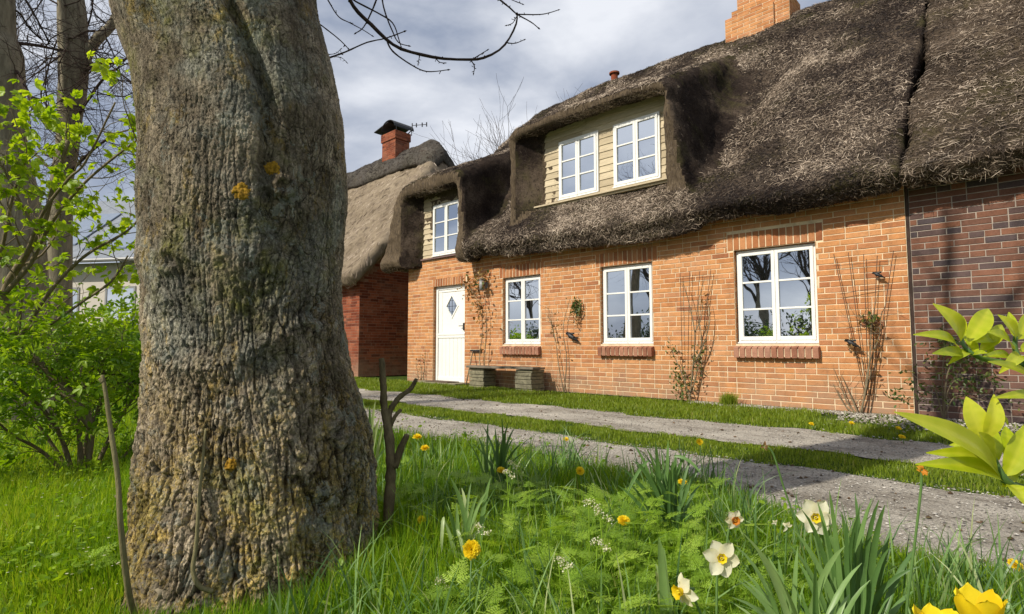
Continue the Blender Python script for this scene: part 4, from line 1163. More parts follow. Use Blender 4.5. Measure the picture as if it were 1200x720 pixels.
# crown of the big tree, above the picture: two leaning limbs and bare boughs
top = np.array([float(smooth_interp(3.88, zz, cxy[:, 0])), float(smooth_interp(3.88, zz, cxy[:, 1])), 3.7])
rr_ = random.Random(3)
for k, (dx, dy, Lh, r) in enumerate(((-.35, -.25, 3.2, .22), (.25, -.1, 3.0, .20))):
    g = MB(); grow(g, top, (dx, dy, 1), Lh, r, 3, None, .12, 9, .05, (3, 4), .6, 0, rr_, minr=.008)
    part(g, "limb", M_bark2, big, True)
# the bough that hangs into the sky beside the trunk
def poly(D, pts): return [at(x, y, D + .0006 * (x - 400)) for x, y in pts]
g = MB(); rb = random.Random(8)
start = [top + np.array([.25, .05, -1.0]), top + np.array([.65, .45, -.7])]
segs = [([(404, -22), (410, 0), (420, 15), (435, 29), (452, 46), (470, 57.5), (495, 64.5), (520, 69), (550, 70), (567, 68), (585, 59), (597, 45), (605, 28), (606, 17)], .0085, .0035),
        ([(560, -24), (586, 0), (597, 9), (606, 17), (622, 26), (631, 33)], .0045, .002), ([(606, 17), (635, 17), (654, 12)], .0028, .0015),
        ([(453, 47), (460, 60), (480, 75), (500, 84), (525, 82)], .004, .0018), ([(377, 71), (383, 69), (405, 61), (430, 50), (452, 45), (474, 37)], .004, .002),
        ([(370, 26), (378, 31), (397, 46), (408, 57)], .0032, .0018), ([(446, -20), (448, 0), (452, 17), (460, 37), (467, 50), (479, 54)], .0038, .0018),
        ([(408, -6), (417, 2), (442, 15), (460, 27), (467, 45), (470, 55)], .004, .0018), ([(446, -14), (441, 0), (435, 15), (426, 32), (417, 39)], .0045, .0018),
        ([(380, -8), (387, 5), (397, 20), (410, 27), (425, 35), (436, 42)], .003, .0014), ([(555, 69), (571, 59)], .0028, .0016), ([(552, 71), (556, 78), (555, 86)], .0028, .0016),
        ([(510, 68), (515, 73), (521, 74)], .0025, .0014), ([(492, 64), (490, 75)], .0024, .0014), ([(592, 50), (603, 51), (614, 47)], .0026, .0015), ([(605, 20), (601, 27), (594, 30)], .0022, .0014),
        ([(592, -6), (600, 0), (612, 5)], .0022, .0014), ([(383, 64), (393, 63), (399, 58)], .0014, .001), ([(388, 66), (400, 68), (406, 73)], .0014, .001)]
for pts, r0, r1 in segs:
    P = stick(g, poly(2.35, pts), r0, r1, 6, 22, rough=.10)
    g.tube([P[-1] - (P[-1] - P[-2]) * .2, P[-1], P[-1] + (P[-1] - P[-2]) / np.linalg.norm(P[-1] - P[-2]) * .010], [r1 * 1.3, r1 * 2.1, .0006], 6)
    for k in range(int(len(P) * .28)):
        q = P[rb.randrange(2, len(P) - 1)]; dd = np.array([rb.gauss(0, 1), rb.gauss(0, 1), rb.gauss(0, 1)]); dd /= np.linalg.norm(dd)
        g.tube([q, q + dd * rb.uniform(.006, .016)], [r1 * 1.1, r1 * .9], 4)
stick(g, [top + np.array([.1, .1, -.2]), top + np.array([.5, .3, -.1]), at(404, -200, 2.3), at(400, -60, 2.33), at(404, -22, 2.35)], .03, .0088, 7, 24)
stick(g, [at(404, -200, 2.3), at(500, -130, 2.4), at(550, -60, 2.4), at(560, -24, 2.44)], .012, .0046, 6, 18)
stick(g, [at(404, -150, 2.31), at(430, -90, 2.33), at(446, -20, 2.38)], .008, .0045, 6, 12)
stick(g, [ont(372, 10, -.02), at(374, -14, 2.2), at(380, -8, 2.33)], .006, .003, 5, 8)
stick(g, [at(400, -60, 2.33), at(404, -20, 2.34), at(408, -6, 2.35)], .005, .004, 5, 8)
stick(g, [ont(384, 68, -.03), at(377, 71, 2.335)], .005, .004, 5, 5); stick(g, [ont(372, 22, -.03), at(370, 26, 2.33)], .004, .0032, 5, 5)
part(g, "bough", M_twig, big, True)

# ------------------------------------------------------------------ leaf templates
def simple_leaf(w=.5, fold=.12, curl=.12, serr=0):
    """leaf along +Y, length 1, in the XY plane with +Z up"""
    ys = [0, .25, .55, .8, 1.0]; ws = [.04, .42, .5, .3, .0]
    V = []
    for y_, ww in zip(ys, ws):
        z0 = -curl * y_ * y_
        V += [(-ww * w, y_, z0 + fold * ww), (0, y_, z0), (ww * w, y_, z0 + fold * ww)]
    Q = []
    for k in range(4):
        a = k * 3
        Q += [[a, a + 1, a + 4, a + 3], [a + 1, a + 2, a + 5, a + 4]]
    return np.array(V, float), np.array(Q)
def compound(items, leaf=None):
    lv, lq = leaf if leaf is not None else simple_leaf()
    V, Q = [], []; n = 0
    for (x, y, z, ang, s, tilt) in items:
        c, s_ = math.cos(ang), math.sin(ang)
        v = lv * s
        v = v @ np.array([[1, 0, 0], [0, math.cos(tilt), math.sin(tilt)], [0, -math.sin(tilt), math.cos(tilt)]])
        v = v @ np.array([[c, s_, 0], [-s_, c, 0], [0, 0, 1]]) + np.array([x, y, z])
        V.append(v); Q.append(lq + n); n += len(v)
    return np.concatenate(V), np.concatenate(Q)
LEAF = simple_leaf()
ELDER = compound([(0, .55, 0, 0, .48, -.15), (0, .5, 0, .95, .42, -.15), (0, .5, 0, -.95, .42, -.15), (0, .22, 0, 1.1, .36, -.1), (0, .22, 0, -1.1, .36, -.1)], simple_leaf(.42, .2, .2))
MAPLE = compound([(0, 0, 0, 0, 1, -.1), (0, 0, 0, .85, .8, -.2), (0, 0, 0, -.85, .8, -.2), (0, 0, 0, 1.8, .5, -.2), (0, 0, 0, -1.8, .5, -.2)], simple_leaf(.62, .2, .25))
def frames(D, Nn):
    D = D / (np.linalg.norm(D, axis=1)[:, None] + 1e-9)
    Xx = np.cross(D, Nn); Xx /= np.linalg.norm(Xx, axis=1)[:, None] + 1e-9
    Zz = np.cross(Xx, D)
    return np.stack([Xx, D, Zz], 2)
def leaves_at(mb, P, D, size, rnd, tmpl=LEAF, up=0.7, jit=.5, mat=0, r=rng):
    P = np.asarray(P, float); n = len(P)
    if n == 0: return
    D = np.asarray(D, float) + r.normal(0, jit, (n, 3))
    Nn = r.normal(0, .45, (n, 3)) + np.array([0, 0, up])
    M = frames(D, Nn) * np.asarray(size)[:, None, None]
    mb.inst(tmpl[0], tmpl[1], M, P, rnd, mat)

# ------------------------------------------------------------------ trees behind, at the left
def traced_tree(name, label, rows_px, D, base_px, rb_, lev, seed, cat="tree", extra=()):
    root = empty(name, tuple(at(base_px[0], base_px[1], D) * np.array([1, 1, 0])), label, cat)
    P = [at(x, y, D) for x, y, w_ in rows_px]; r = [w_ * D * .92 / 2 / FPX for x, y, w_ in rows_px]
    g = MB(); Ps = smooth_path(P, 60); rs = np.interp(np.linspace(0, 1, len(Ps)), np.linspace(0, 1, len(r)), r)
    rs = rs * (1 + 0.05 * pn(np.arange(len(Ps)) * .35, 0 * rs, 0 * rs + seed))
    g.tube(Ps, rs, 26, 0, .5)
    part(g, "trunk", M_bark2, root, True)
    g = MB(); gl = MB(); rt = random.Random(seed)
    for (pts, r0, r1, kids) in extra:
        Q_ = stick(gl if r0 > .03 else g, [at(x, y, D + dz) for x, y, dz in pts], r0, r1, 8, 24, rough=.06)
        for k in range(int(kids * 1.7)):
            i_ = rt.randrange(3, len(Q_)); dd = np.array([rt.gauss(0, 1), rt.gauss(0, 1), rt.gauss(.1, .8)])
            grow(g, Q_[i_], dd, rt.uniform(.45, 1.1), min(.011, r1 * .7), lev, None, .42, 4, .02, (3, 5), .62, 0, rt, minr=.0022)
    part(g, "branches", M_twig, root, True)
    if gl.n: part(gl, "limb", M_bark2, root, True)
    return root
traced_tree("bare_tree", "thick smooth trunk cut off by the left edge of the photo", [(-2, -160, 46), (-6, -20, 40), (-6, 40, 44), (-1, 66, 50), (0, 100, 50), (2, 170, 52), (8, 210, 58), (14, 250, 62), (18, 300, 64), (20, 380, 68), (20, 470, 80), (20, 505, 92)], 5.6, (20, 500), .2, 2, 5,
            extra=[([(16, 80, 0), (26, 95, -.1), (36, 115, -.2), (46, 125, -.3), (60, 128, -.3)], .022, .008, 9), ([(10, 50, 0), (40, 53, .2), (65, 58, .4), (78, 60, .5)], .02, .008, 7), ([(8, -30, 0), (30, 0, .1), (50, 35, .2), (58, 52, .3)], .014, .006, 8), ([(8, 10, 0), (22, 15, .1), (36, 35, .2), (50, 48, .3)], .012, .006, 6)])
traced_tree("bare_tree", "slender forked trunk with bare twigs between the cut-off trunk and the big trunk", [(78, -60, 12), (82, -20, 26), (85, 30, 32), (86, 90, 32), (82, 135, 27), (78, 180, 24), (72, 215, 24), (71, 260, 25), (70, 330, 26), (68, 400, 30), (67, 470, 36)], 6.8, (67, 465), .16, 2, 9,
            extra=[([(97, 80, 0), (104, 60, 0), (116, 44, 0), (132, 28, .1), (150, -10, .1)], .07, .05, 6), ([(76, 120, -.1), (76, 60, -.15), (72, 0, -.15), (70, -60, -.15)], .045, .035, 10),
                   ([(88, 140, 0), (108, 110, -.1), (122, 92, -.2), (138, 80, -.3)], .02, .010, 9), ([(96, 90, 0), (112, 75, -.1), (136, 74, -.1), (155, 66, -.2)], .018, .008, 9),
                   ([(84, 200, 0), (110, 175, -.2), (135, 158, -.3), (160, 150, -.4)], .018, .007, 9), ([(70, 150, 0), (52, 120, .1), (36, 112, .2), (22, 90, .2)], .016, .006, 9), ([(74, 190, 0), (52, 180, .1), (38, 160, .2), (34, 130, .2)], .014, .005, 8), ([(90, 60, 0), (106, 20, .1), (112, -30, .1)], .012, .006, 8)])
# far bare tree behind the main roof
for (px, py, D, H_, lab, sd) in ((596, 190, 24, 9.0, "far bare tree showing its twigs above the middle of the thatched roof", 4), (668, 150, 27, 10.2, "fainter far bare tree right of the other behind the roof", 12)):
    p = at(px, 405.8, D); p[2] = 0
    root = empty("bare_tree", tuple(p), lab, "tree")
    ztop = at(px, 128 if px < 640 else 122, D)[2]
    g = MB(); g.tube([p, p + (0.1, 0, ztop * .3), p + (0, .1, ztop * .52)], [.22, .15, .1], 10); part(g, "trunk", M_bark2, root, True)
    g = MB(); rt = random.Random(sd)
    for k in range(20):
        a = rt.uniform(0, 6.28); s = rt.uniform(.35, 1)
        grow(g, p + np.array([0, 0, ztop * rt.uniform(.38, .52)]), (math.cos(a) * s, math.sin(a) * s, 1.15), ztop * .30, .055, 3, None, .16, 4, .12, (3, 5), .62, 0, rt, minr=.008)
    part(g, "branches", M_twig, root, False)
# trees and hedge on the other side of the lane, seen only as reflections in the panes
rt = random.Random(21)

for k, (x, y, H_) in enumerate(((-10.6, -15.5, 10.5), (-16.5, -14.5, 10.5), (-27, -15, 11), (-17.5, -18, 16), (-8.2, -14.5, 9.5))):
    root = empty("bare_tree", (x, y, 0), "bare tree across the lane, seen only mirrored in the window panes", "tree", "trees across the lane seen only mirrored")
    g = MB(); g.tube([(x, y, -.1), (x + .1, y, H_ * .2), (x, y + .1, H_ * .42)], [.20, .15, .10], 12); part(g, "trunk", M_bark2, root, True)
    g = MB()
    for q in range(7):
        a = rt.uniform(0, 6.28); s = rt.uniform(.3, .9)
        grow(g, (x, y, H_ * rt.uniform(.22, .42)), (math.cos(a) * s, math.sin(a) * s, 1.0), H_ * .30, .085, 3, None, .2, 5, .08, (4, 5), .66, 0, rt, minr=.012)
    part(g, "branches", M_twig, root, False)
def leaf_mass(name, label, cat, center, size, n, ls, mat, seed, stem=True, tmpl=LEAF, kind=None, group=None, clump=26):
    r = np.random.default_rng(seed)
    cx, cy, cz = center; sx, sy, sz = size
    cc = r.normal(0, 1, (clump, 3)); cc /= np.linalg.norm(cc, axis=1)[:, None]; cc *= r.uniform(.35, 1, (clump, 1)) ** .6
    cc = cc * np.array([sx, sy, sz]) * .72
    k = r.integers(0, clump, n)
    P = cc[k] + r.normal(0, .22, (n, 3)) * np.array([sx, sy, sz])
    P = P + np.array([cx, cy, cz]); P[:, 2] = np.maximum(P[:, 2], .03 + r.random(n) * .05)
    D = P - np.array([cx, cy, cz - sz * .6]); D /= np.linalg.norm(D, axis=1)[:, None] + 1e-9
    mb = MB(); ct = r.random(clump)
    leaves_at(mb, P, D, r.uniform(.7, 1.2, n) * ls, np.clip(.25 + .5 * ct[k] + r.normal(0, .18, n), 0, 1), tmpl, .5, .7, 0, r)
    if not stem: return tag(mb.build(name, mat, None, True), label, cat, group, kind)
    root = empty(name, (cx, cy, 0), label, cat, group)
    part(mb, "foliage", mat, root, True)
    g = MB(); rr = random.Random(seed)
    for q in range(6):
        e = cc[q % clump] + np.array([cx, cy, cz]); b = np.array([cx + rr.uniform(-.15, .15) * sx, cy + rr.uniform(-.15, .15) * sy, -.03])
        stick(g, [b, (b + e) / 2 + np.array([rr.uniform(-.1, .1), rr.uniform(-.1, .1), .1]), e], .02, .006, 5, 8)
    part(g, "stem", M_twig2, root, True)
    return root
for k, x in enumerate(np.arange(-34, 1, 3.4)):
    leaf_mass("hedge_bush", ["dark bush across the lane, mirrored low in the window panes"][0], "bush", (x + U_(-.5, .5), -8.6 + U_(-.5, .5), .9), (2.0, .8, 1.0 + .3 * R_()), 1800, .16, M_hedge, 300 + k, group="bushes across the lane seen only mirrored")

# ------------------------------------------------------------------ elder shrub and young maple at the left
def shrub(name, label, base, stems, mat, tmpl, lsize, nl, seed, stem_mat=M_twig2, lvl=2, L0=.5, jit=.5, per=1, spread=.10, up=.7, minr=.0018):
    rr = random.Random(seed); rg_ = np.random.default_rng(seed)
    root = empty(name, tuple(base), label, "shrub")
    g = MB(); tips = []
    for (pts, r0, r1, kids, l0) in stems:
        P = stick(g, pts, r0, r1, 7, 24, rough=.08)
        for k in range(kids):
            i_ = rr.randrange(int(len(P) * .25), len(P))
            d_ = (P[min(i_ + 1, len(P) - 1)] - P[i_ - 1]); d_ /= np.linalg.norm(d_) + 1e-9
            dd = d_ * .8 + np.array([rr.gauss(0, .7), rr.gauss(0, .7), rr.gauss(.15, .5)])
            grow(g, P[i_], dd, l0 * rr.uniform(.6, 1.2), max(minr, r1 * .7), lvl, tips, .35, 4, .08, (2, 4), .62, 0, rr, minr=minr)
        tips.append((P[-1], d_))
    part(g, "branches", stem_mat, root, True)
    TP = np.array([t_[0] for t_ in tips]); TD = np.array([t_[1] for t_ in tips])
    k = rg_.integers(0, len(TP), nl)
    P = TP[k] + rg_.normal(0, spread, (nl, 3)) * np.array([1, 1, .8]); P[:, 2] = np.maximum(P[:, 2], .06)
    D = TD[k] * .6 + rg_.normal(0, .6, (nl, 3)); D[:, 2] -= .1
    tone = rg_.random(len(TP))
    g = MB(); leaves_at(g, P, D, rg_.uniform(.6, 1.15, nl) * lsize, np.clip(.15 + .45 * tone[k] + rg_.normal(.15, .2, nl), 0, 1), tmpl, up, .3, 0, rg_)
    part(g, "foliage", mat, root, True)
    return root
b = at(95, 560, 3.5); b[2] = 0
def stp(pts, D0, D1): return [at(x, y, D0 + (D1 - D0) * k / (len(pts) - 1)) for k, (x, y) in enumerate(pts)]
shrub("elder_shrub", "bushy green shrub with many stems on the lawn left of the big trunk", b,
      [(stp([(88, 566), (70, 510), (45, 475), (20, 455)], 3.5, 3.2), .016, .006, 9, .38), (stp([(95, 566), (92, 500), (80, 450), (66, 420)], 3.5, 3.3), .018, .007, 10, .38),
       (stp([(100, 568), (110, 500), (122, 455), (120, 425)], 3.5, 3.5), .018, .007, 10, .38), (stp([(104, 568), (135, 500), (160, 460), (180, 425)], 3.55, 3.7), .016, .006, 9, .36),
       (stp([(98, 566), (140, 540), (175, 500), (205, 470)], 3.6, 3.9), .012, .005, 7, .32), (stp([(86, 566), (50, 530), (15, 510), (-20, 480)], 3.5, 3.1), .013, .005, 8, .34),
       (stp([(94, 566), (105, 480), (95, 440), (100, 405)], 3.6, 3.9), .014, .006, 8, .36), (stp([(90, 566), (30, 480), (-30, 450)], 3.6, 3.5), .013, .005, 8, .36)],
      M_elder, ELDER, .105, 2300, 41, M_twig2, 1, jit=.4, spread=.075)
b = at(20, 560, 3.3); b[2] = 0
shrub("young_maple", "young maple with arching limb and fresh yellow-green leaves against the twigs at left", b,
      [(stp([(110, 500), (60, 440), (20, 400), (5, 345), (30, 300), (50, 265), (62, 225), (80, 165)], 3.3, 3.1), .030, .010, 9, .42),
       (stp([(5, 345), (35, 310), (55, 270), (80, 235), (115, 200), (160, 165)], 3.1, 2.9), .013, .005, 9, .36), (stp([(30, 300), (50, 250), (80, 210), (100, 190), (135, 120)], 3.0, 2.8), .010, .004, 6, .32),
       (stp([(0, 420), (-10, 350), (5, 280), (15, 230), (30, 190)], 3.2, 3.0), .014, .005, 8, .34), (stp([(20, 400), (60, 340), (100, 300), (150, 270), (175, 240)], 3.2, 3.0), .012, .004, 6, .34),
       (stp([(60, 380), (95, 355), (130, 330), (150, 300)], 3.2, 3.0), .009, .004, 3, .26), (stp([(45, 275), (25, 240), (5, 200), (-10, 180)], 3.0, 2.9), .008, .004, 6, .3)],
      M_young, MAPLE, .05, 860, 43, M_twig2, 2, spread=.03, up=.6)
# background greenery at the left, beyond the lawn
for k, (px, D, hh, ww, lab, m, ls) in enumerate(((10, 9.5, .75, 1.2, "low green bush beyond the lawn at the left edge", M_elder, .12), (60, 11, .7, 1.5, "low bush in front of the distant cream house, right of the slender trunk's foot", M_hedge, .12),
                                  (120, 10, .9, 1.3, "green bush beneath the distant house window", M_elder, .12), (170, 12, 1.0, 1.4, "bush beyond the lawn touching the left edge of the big trunk", M_hedge, .13))):
    p = at(px, 405.8, D); leaf_mass("bush", lab, "bush", (p[0], p[1], hh * .55), (ww, ww * .8, hh * .8), 2600, ls, m, 60 + k)
for k, (px, D) in enumerate(((60, 36), (120, 33), (420, 45))):
    p = at(px, 405.8, D); leaf_mass("hedge_bush", ["dark distant bush behind the left end of the cream house", "dark distant bush behind the right end of the cream house", "distant bush at the far end of the lane"][k], "bush", (p[0], p[1], 1.2), (4.5, 2, 1.6), 1600, .35, M_hedge, 80 + k)
# ------------------------------------------------------------------ grass
def blades(mb, P, h, w, lean, rnd, r, K=4, mat=0, curl=1.0):
    n = len(P)
    a = r.uniform(0, 2 * math.pi, n)
    D = np.stack([np.cos(a), np.sin(a), 0 * a], 1) * 0.55 + lean
    amp = r.uniform(.1, .75, n) * curl
    side = r.normal(0, 1, (n, 3)); side[:, 2] = 0
    side /= np.linalg.norm(side, axis=1)[:, None] + 1e-9
    out = []
    for k in range(K):
        s = k / (K - 1)
        c = P + D * (h * amp * s ** 2.0)[:, None]; c = c + np.array([0, 0, 1.0]) * (h * (s - 0.28 * amp * s ** 3))[:, None]
        ww = (w * (1 - s ** 1.8) * .5 + w * .03)[:, None]
        tw = side + np.array([0, 0, 0.0])
        out += [c - tw * ww, c + tw * ww]
    VV = np.stack(out, 1)
    q0 = np.array([[2 * k, 2 * k + 1, 2 * k + 3, 2 * k + 2] for k in range(K - 1)])
    Q = (q0[None] + (np.arange(n) * 2 * K)[:, None, None]).reshape(-1, 4)
    mb.add(VV.reshape(-1, 3), Q, None, mat, np.repeat(rnd, 2 * K))
def ground_samples(n, t0, t1, fall, r, lat=1.3):
    """random ground points in front of the eye, density falling with distance"""
    t_ = np.linspace(t0, t1, 400); pdf = t_ * np.minimum(1, (2.0 / t_)) ** fall; cdf = np.cumsum(pdf); cdf /= cdf[-1]
    t = np.interp(r.random(n), cdf, t_); l = r.uniform(-lat, lat, n) * t
    fx = FW[:2] / np.linalg.norm(FW[:2])
    return np.stack([fx[0] * t + RT[0] * l, fx[1] * t + RT[1] * l, 0 * t], 1), t, l / t
ne = np.vectorize(near_edge)
r = np.random.default_rng(101)
def lawn(n, t0, t1, fall, hs, name, K=4):
    P, t, l = ground_samples(n, t0, t1, fall, r)
    x, y = P[:, 0], P[:, 1]
    edge = ne(np.clip(x, -30, 8)) - 0.02 + 0.06 * pn(x * 6, y * 6, 0 * x, 5)
    keep = (y < edge) & (np.hypot(x - TX, y - TY) > .30)
    far = y > 5.8
    keep |= far & (x < -14)
    # thin out into single tufts at the track's edge
    dEdge = edge - y
    keep &= ~((dEdge < .25) & (r.random(n) > .35 + 2.5 * dEdge) & ~far)
    P, t, l, x, y, dE = P[keep], t[keep], l[keep], x[keep], y[keep], dEdge[keep]
    m = len(P)
    big_ = pn(x * 1.3, y * 1.3, 0 * x, 31); sm = pn(x * 5, y * 5, 0 * x, 32)
    left = np.clip((-0.62 - l) / .12, 0, 1)                        # lawn on the far side of the trunk: shorter, brighter
    h = (0.185 + 0.06 * big_ + 0.045 * sm) * hs
    h = h * (1 - 0.48 * left) * (0.34 + 0.66 * np.clip(dE / .75, 0, 1)) * r.uniform(.45, 1.25, m)
    w = r.uniform(.0022, .0046, m) * np.maximum(1, t / 2.2) ** .75
    lean = np.stack([.35 * pn(x * 2, y * 2, 0 * x, 33) + .12, .35 * pn(x * 2, y * 2, 0 * x, 34), 0 * x], 1)
    tone = np.clip(.40 + .20 * big_ + .20 * sm + .26 * left + r.normal(0, .19, m), 0, .90)
    tone = np.where(r.random(m) < .02, r.uniform(.9, 1, m), tone)
    dT = np.hypot(x - TX, y - TY); h = h * np.clip((dT - .2) / .35, .35, 1)
    mb = MB(); blades(mb, P, h, w, lean, tone, r, K)
    return tag(mb.build(name, M_grass, None, True), kind="stuff")
lawn(165000, .8, 3.2, 1.1, 1.0, "meadow_grass")
# broader, wilder blades scattered through the tall grass
P, t, l = ground_samples(9000, 1.1, 3.6, .8, r, .95)
x, y = P[:, 0], P[:, 1]; nz = pn(x * 3.2, y * 3.2, 0 * x, 91)
k = (y < ne(x) - .25) & (l > -.42) & (nz > -.05) & (np.hypot(x - TX, y - TY) > .5); P = P[k]; m = len(P)
mb = MB(); blades(mb, P, r.uniform(.14, .34, m), r.uniform(.006, .0105, m), np.stack([r.normal(0, .3, m), r.normal(0, .3, m), 0 * r.random(m)], 1), np.clip(r.normal(.55, .25, m), 0, 1), r, 6, curl=1.2)
tag(mb.build("meadow_grass", M_strap, None, True), kind="stuff")
lawn(88000, 3.2, 8.0, 1.3, .95, "meadow_grass")
lawn(42000, 8.0, 26.0, 1.4, .9, "meadow_grass", 3)
# short turf on the middle strip and on the verge by the wall
def strip_grass(n, lo, hi, hmin, hmax, name, x0=-13.5, x1=1.6, ragged=.07, bare=.0):
    # denser close to the eye
    u = r.random(n); x = x1 - (x1 - x0) * (u ** 1.25)
    lo_, hi_ = np.vectorize(lo)(x), np.vectorize(hi)(x)
    v_ = r.random(n); y = lo_ - ragged + (hi_ - lo_ + 2 * ragged) * v_
    e = np.minimum(y - lo_, hi_ - y) + .10 * pn(x * 7, y * 7, 0 * x, 51) + .05 * pn(x * 19, y * 19, 0 * x, 52)
    nb_ = fbm(x * 2.6, y * 2.6, 0 * x, 3, 53)
    keep = (e > -.01) & (nb_ > -.40 + bare) | (e > .25) & (nb_ > -.9 + bare)
    if bare < 0: keep &= ~((x > -1.9) & (y > 6.55 - .35 * (x + 1.9)) & (r.random(n) < .93))
    if bare < 0: keep &= ~((y > 7.2 + .15 * pn(x * 3, y, 0 * x, 8)) & (r.random(n) < .8) & (x > -7))
    x, y, e, nb_ = x[keep], y[keep], e[keep], nb_[keep]; m = len(x)
    P = np.stack([x, y, 0 * x - .008], 1); t = np.hypot(x, y)
    h = .8 * r.uniform(hmin, hmax, m) * (0.55 + .6 * np.clip(e / .2, 0, 1)) * (1 + .5 * pn(x * 5, y * 5, 0 * x, 55))
    w = r.uniform(.003, .005, m) * np.maximum(1, t / 3.5)
    tone = np.clip(.45 + .25 * nb_ + r.normal(0, .2, m), 0, 1)
    mb = MB(); blades(mb, P, h, w, np.zeros((m, 3)), tone, r, 3, curl=1.3)
    return tag(mb.build(name, M_lawn2, None, True), kind="stuff")
strip_grass(60000, TR1[1], TR2[0], .018, .055, "track_grass")
strip_grass(85000, TR2[1], lambda X: 7.45, .025, .085, "verge_grass", bare=-.1)
# low broad-leaved weeds between the blades
def weeds(n, t0, t1, smin, smax, hmax):
    P, t, l = ground_samples(n, t0, t1, 1.0, r)
    x, y = P[:, 0], P[:, 1]
    nz = fbm(x * 2.1, y * 2.1, 0 * x, 3, 61) + .35 * (l < -.62)
    k = (y < ne(np.clip(x, -30, 8)) - .12) & (nz > .12) & (np.hypot(x - TX, y - TY) > .45)
    P, t, l, nz = P[k], t[k], l[k], nz[k]; m = len(P)
    P[:, 2] = r.uniform(.02, hmax, m) * np.where(l < -.62, .6, 1)
    mb = MB(); leaves_at(mb, P, np.stack([r.normal(0, 1, m), r.normal(0, 1, m), r.uniform(0, .6, m)], 1), r.uniform(smin, smax, m) * np.maximum(1, t / 3) ** .5, np.clip(r.normal(.5, .22, m), 0, 1), LEAF, 1.0, .3, 0, r)
    return tag(mb.build("lawn_weeds", M_elder, None, True), kind="stuff")
weeds(34000, 1.0, 6.0, .016, .038, .16)
# pebbles and litter
def pebbles(name, n, fx, smin, smax, mats, seed, z=0.0):
    r = np.random.default_rng(seed)
    P = fx(n, r); m = len(P)
    ico = np.array([[0, 0, 1], [.9, 0, .1], [.2, .9, 0], [-.8, .5, .1], [-.7, -.6, 0], [.3, -.9, .1], [0, 0, -.6]], float)
    Q = np.array([[0, 1, 2, 3], [0, 3, 4, 5], [0, 5, 1, 1], [6, 2, 1, 5], [6, 4, 3, 2], [6, 5, 4, 4]])
    Q = np.array([[0, 1, 2, 3], [0, 3, 4, 5], [6, 2, 1, 5], [6, 4, 3, 2]])
    T = np.array([[0, 5, 1], [6, 5, 4]])
    sz = r.uniform(smin, smax, m) * r.uniform(.6, 1.3, m)
    a = r.uniform(0, 6.28, m); c, s = np.cos(a), np.sin(a); o = 0 * a
    M = np.stack([np.stack([c, -s, o], 1), np.stack([s, c, o], 1), np.stack([o, o, o + .6], 1)], 1) * sz[:, None, None] * r.uniform(.7, 1.3, (m, 3))[:, None, :]
    V = np.einsum('nij,kj->nki', M, ico) + (P + np.array([0, 0, z]))[:, None]
    mb = MB()
    off = (np.arange(m) * len(ico))[:, None, None]
    mb.add(V.reshape(-1, 3), (Q[None] + off).reshape(-1, 4), (T[None] + off).reshape(-1, 3), 0, np.repeat(r.random(m), len(ico)))
    return tag(mb.build(name, mats, None, False), kind="stuff")
t = NT("pale_pebble"); M_peb = t.fin(t.bsdf(t.ramp(t.attr(), [(0, (.12, .10, .08)), (.5, (.27, .24, .20)), (1, (.50, .47, .41))]), .8, None, .2))
t = NT("track_gravel"); M_grv = t.fin(t.bsdf(t.ramp(t.attr(), [(0, (.10, .09, .08)), (.5, (.30, .275, .24)), (1, (.50, .47, .42))]), .85, None, .2))
t = NT("litter"); M_lit = t.fin(t.bsdf(t.ramp(t.attr(), [(0, (.05, .035, .02)), (1, (.16, .10, .055))]), .9, None, .1))
def wallfoot(n, r):
    x = r.uniform(-3.6, 1.2, n); y = 7.53 - np.abs(r.normal(0, .16, n)) * (1 + 2.6 * (x > -1.7)); return np.stack([x, y, 0 * x + .004], 1)
pebbles("pebbles", 4200, wallfoot, .007, .022, M_peb, 71)
def ontrack(n, r):
    x = 1.2 - 9 * r.random(n) ** 1.5; k = r.random(n) < .62
    lo = np.where(k, ne(x) - .1, 4.6); hi = np.where(k, 3.95, 5.7)
    e = r.beta(.75, .75, n)
    return np.stack([x, lo + (hi - lo) * e, 0 * x], 1)
pebbles("gravel", 16000, ontrack, .0025, .0085, M_grv, 72)
pebbles("litter", 500, lambda n, r: ontrack(n, r), .006, .016, M_lit, 73)

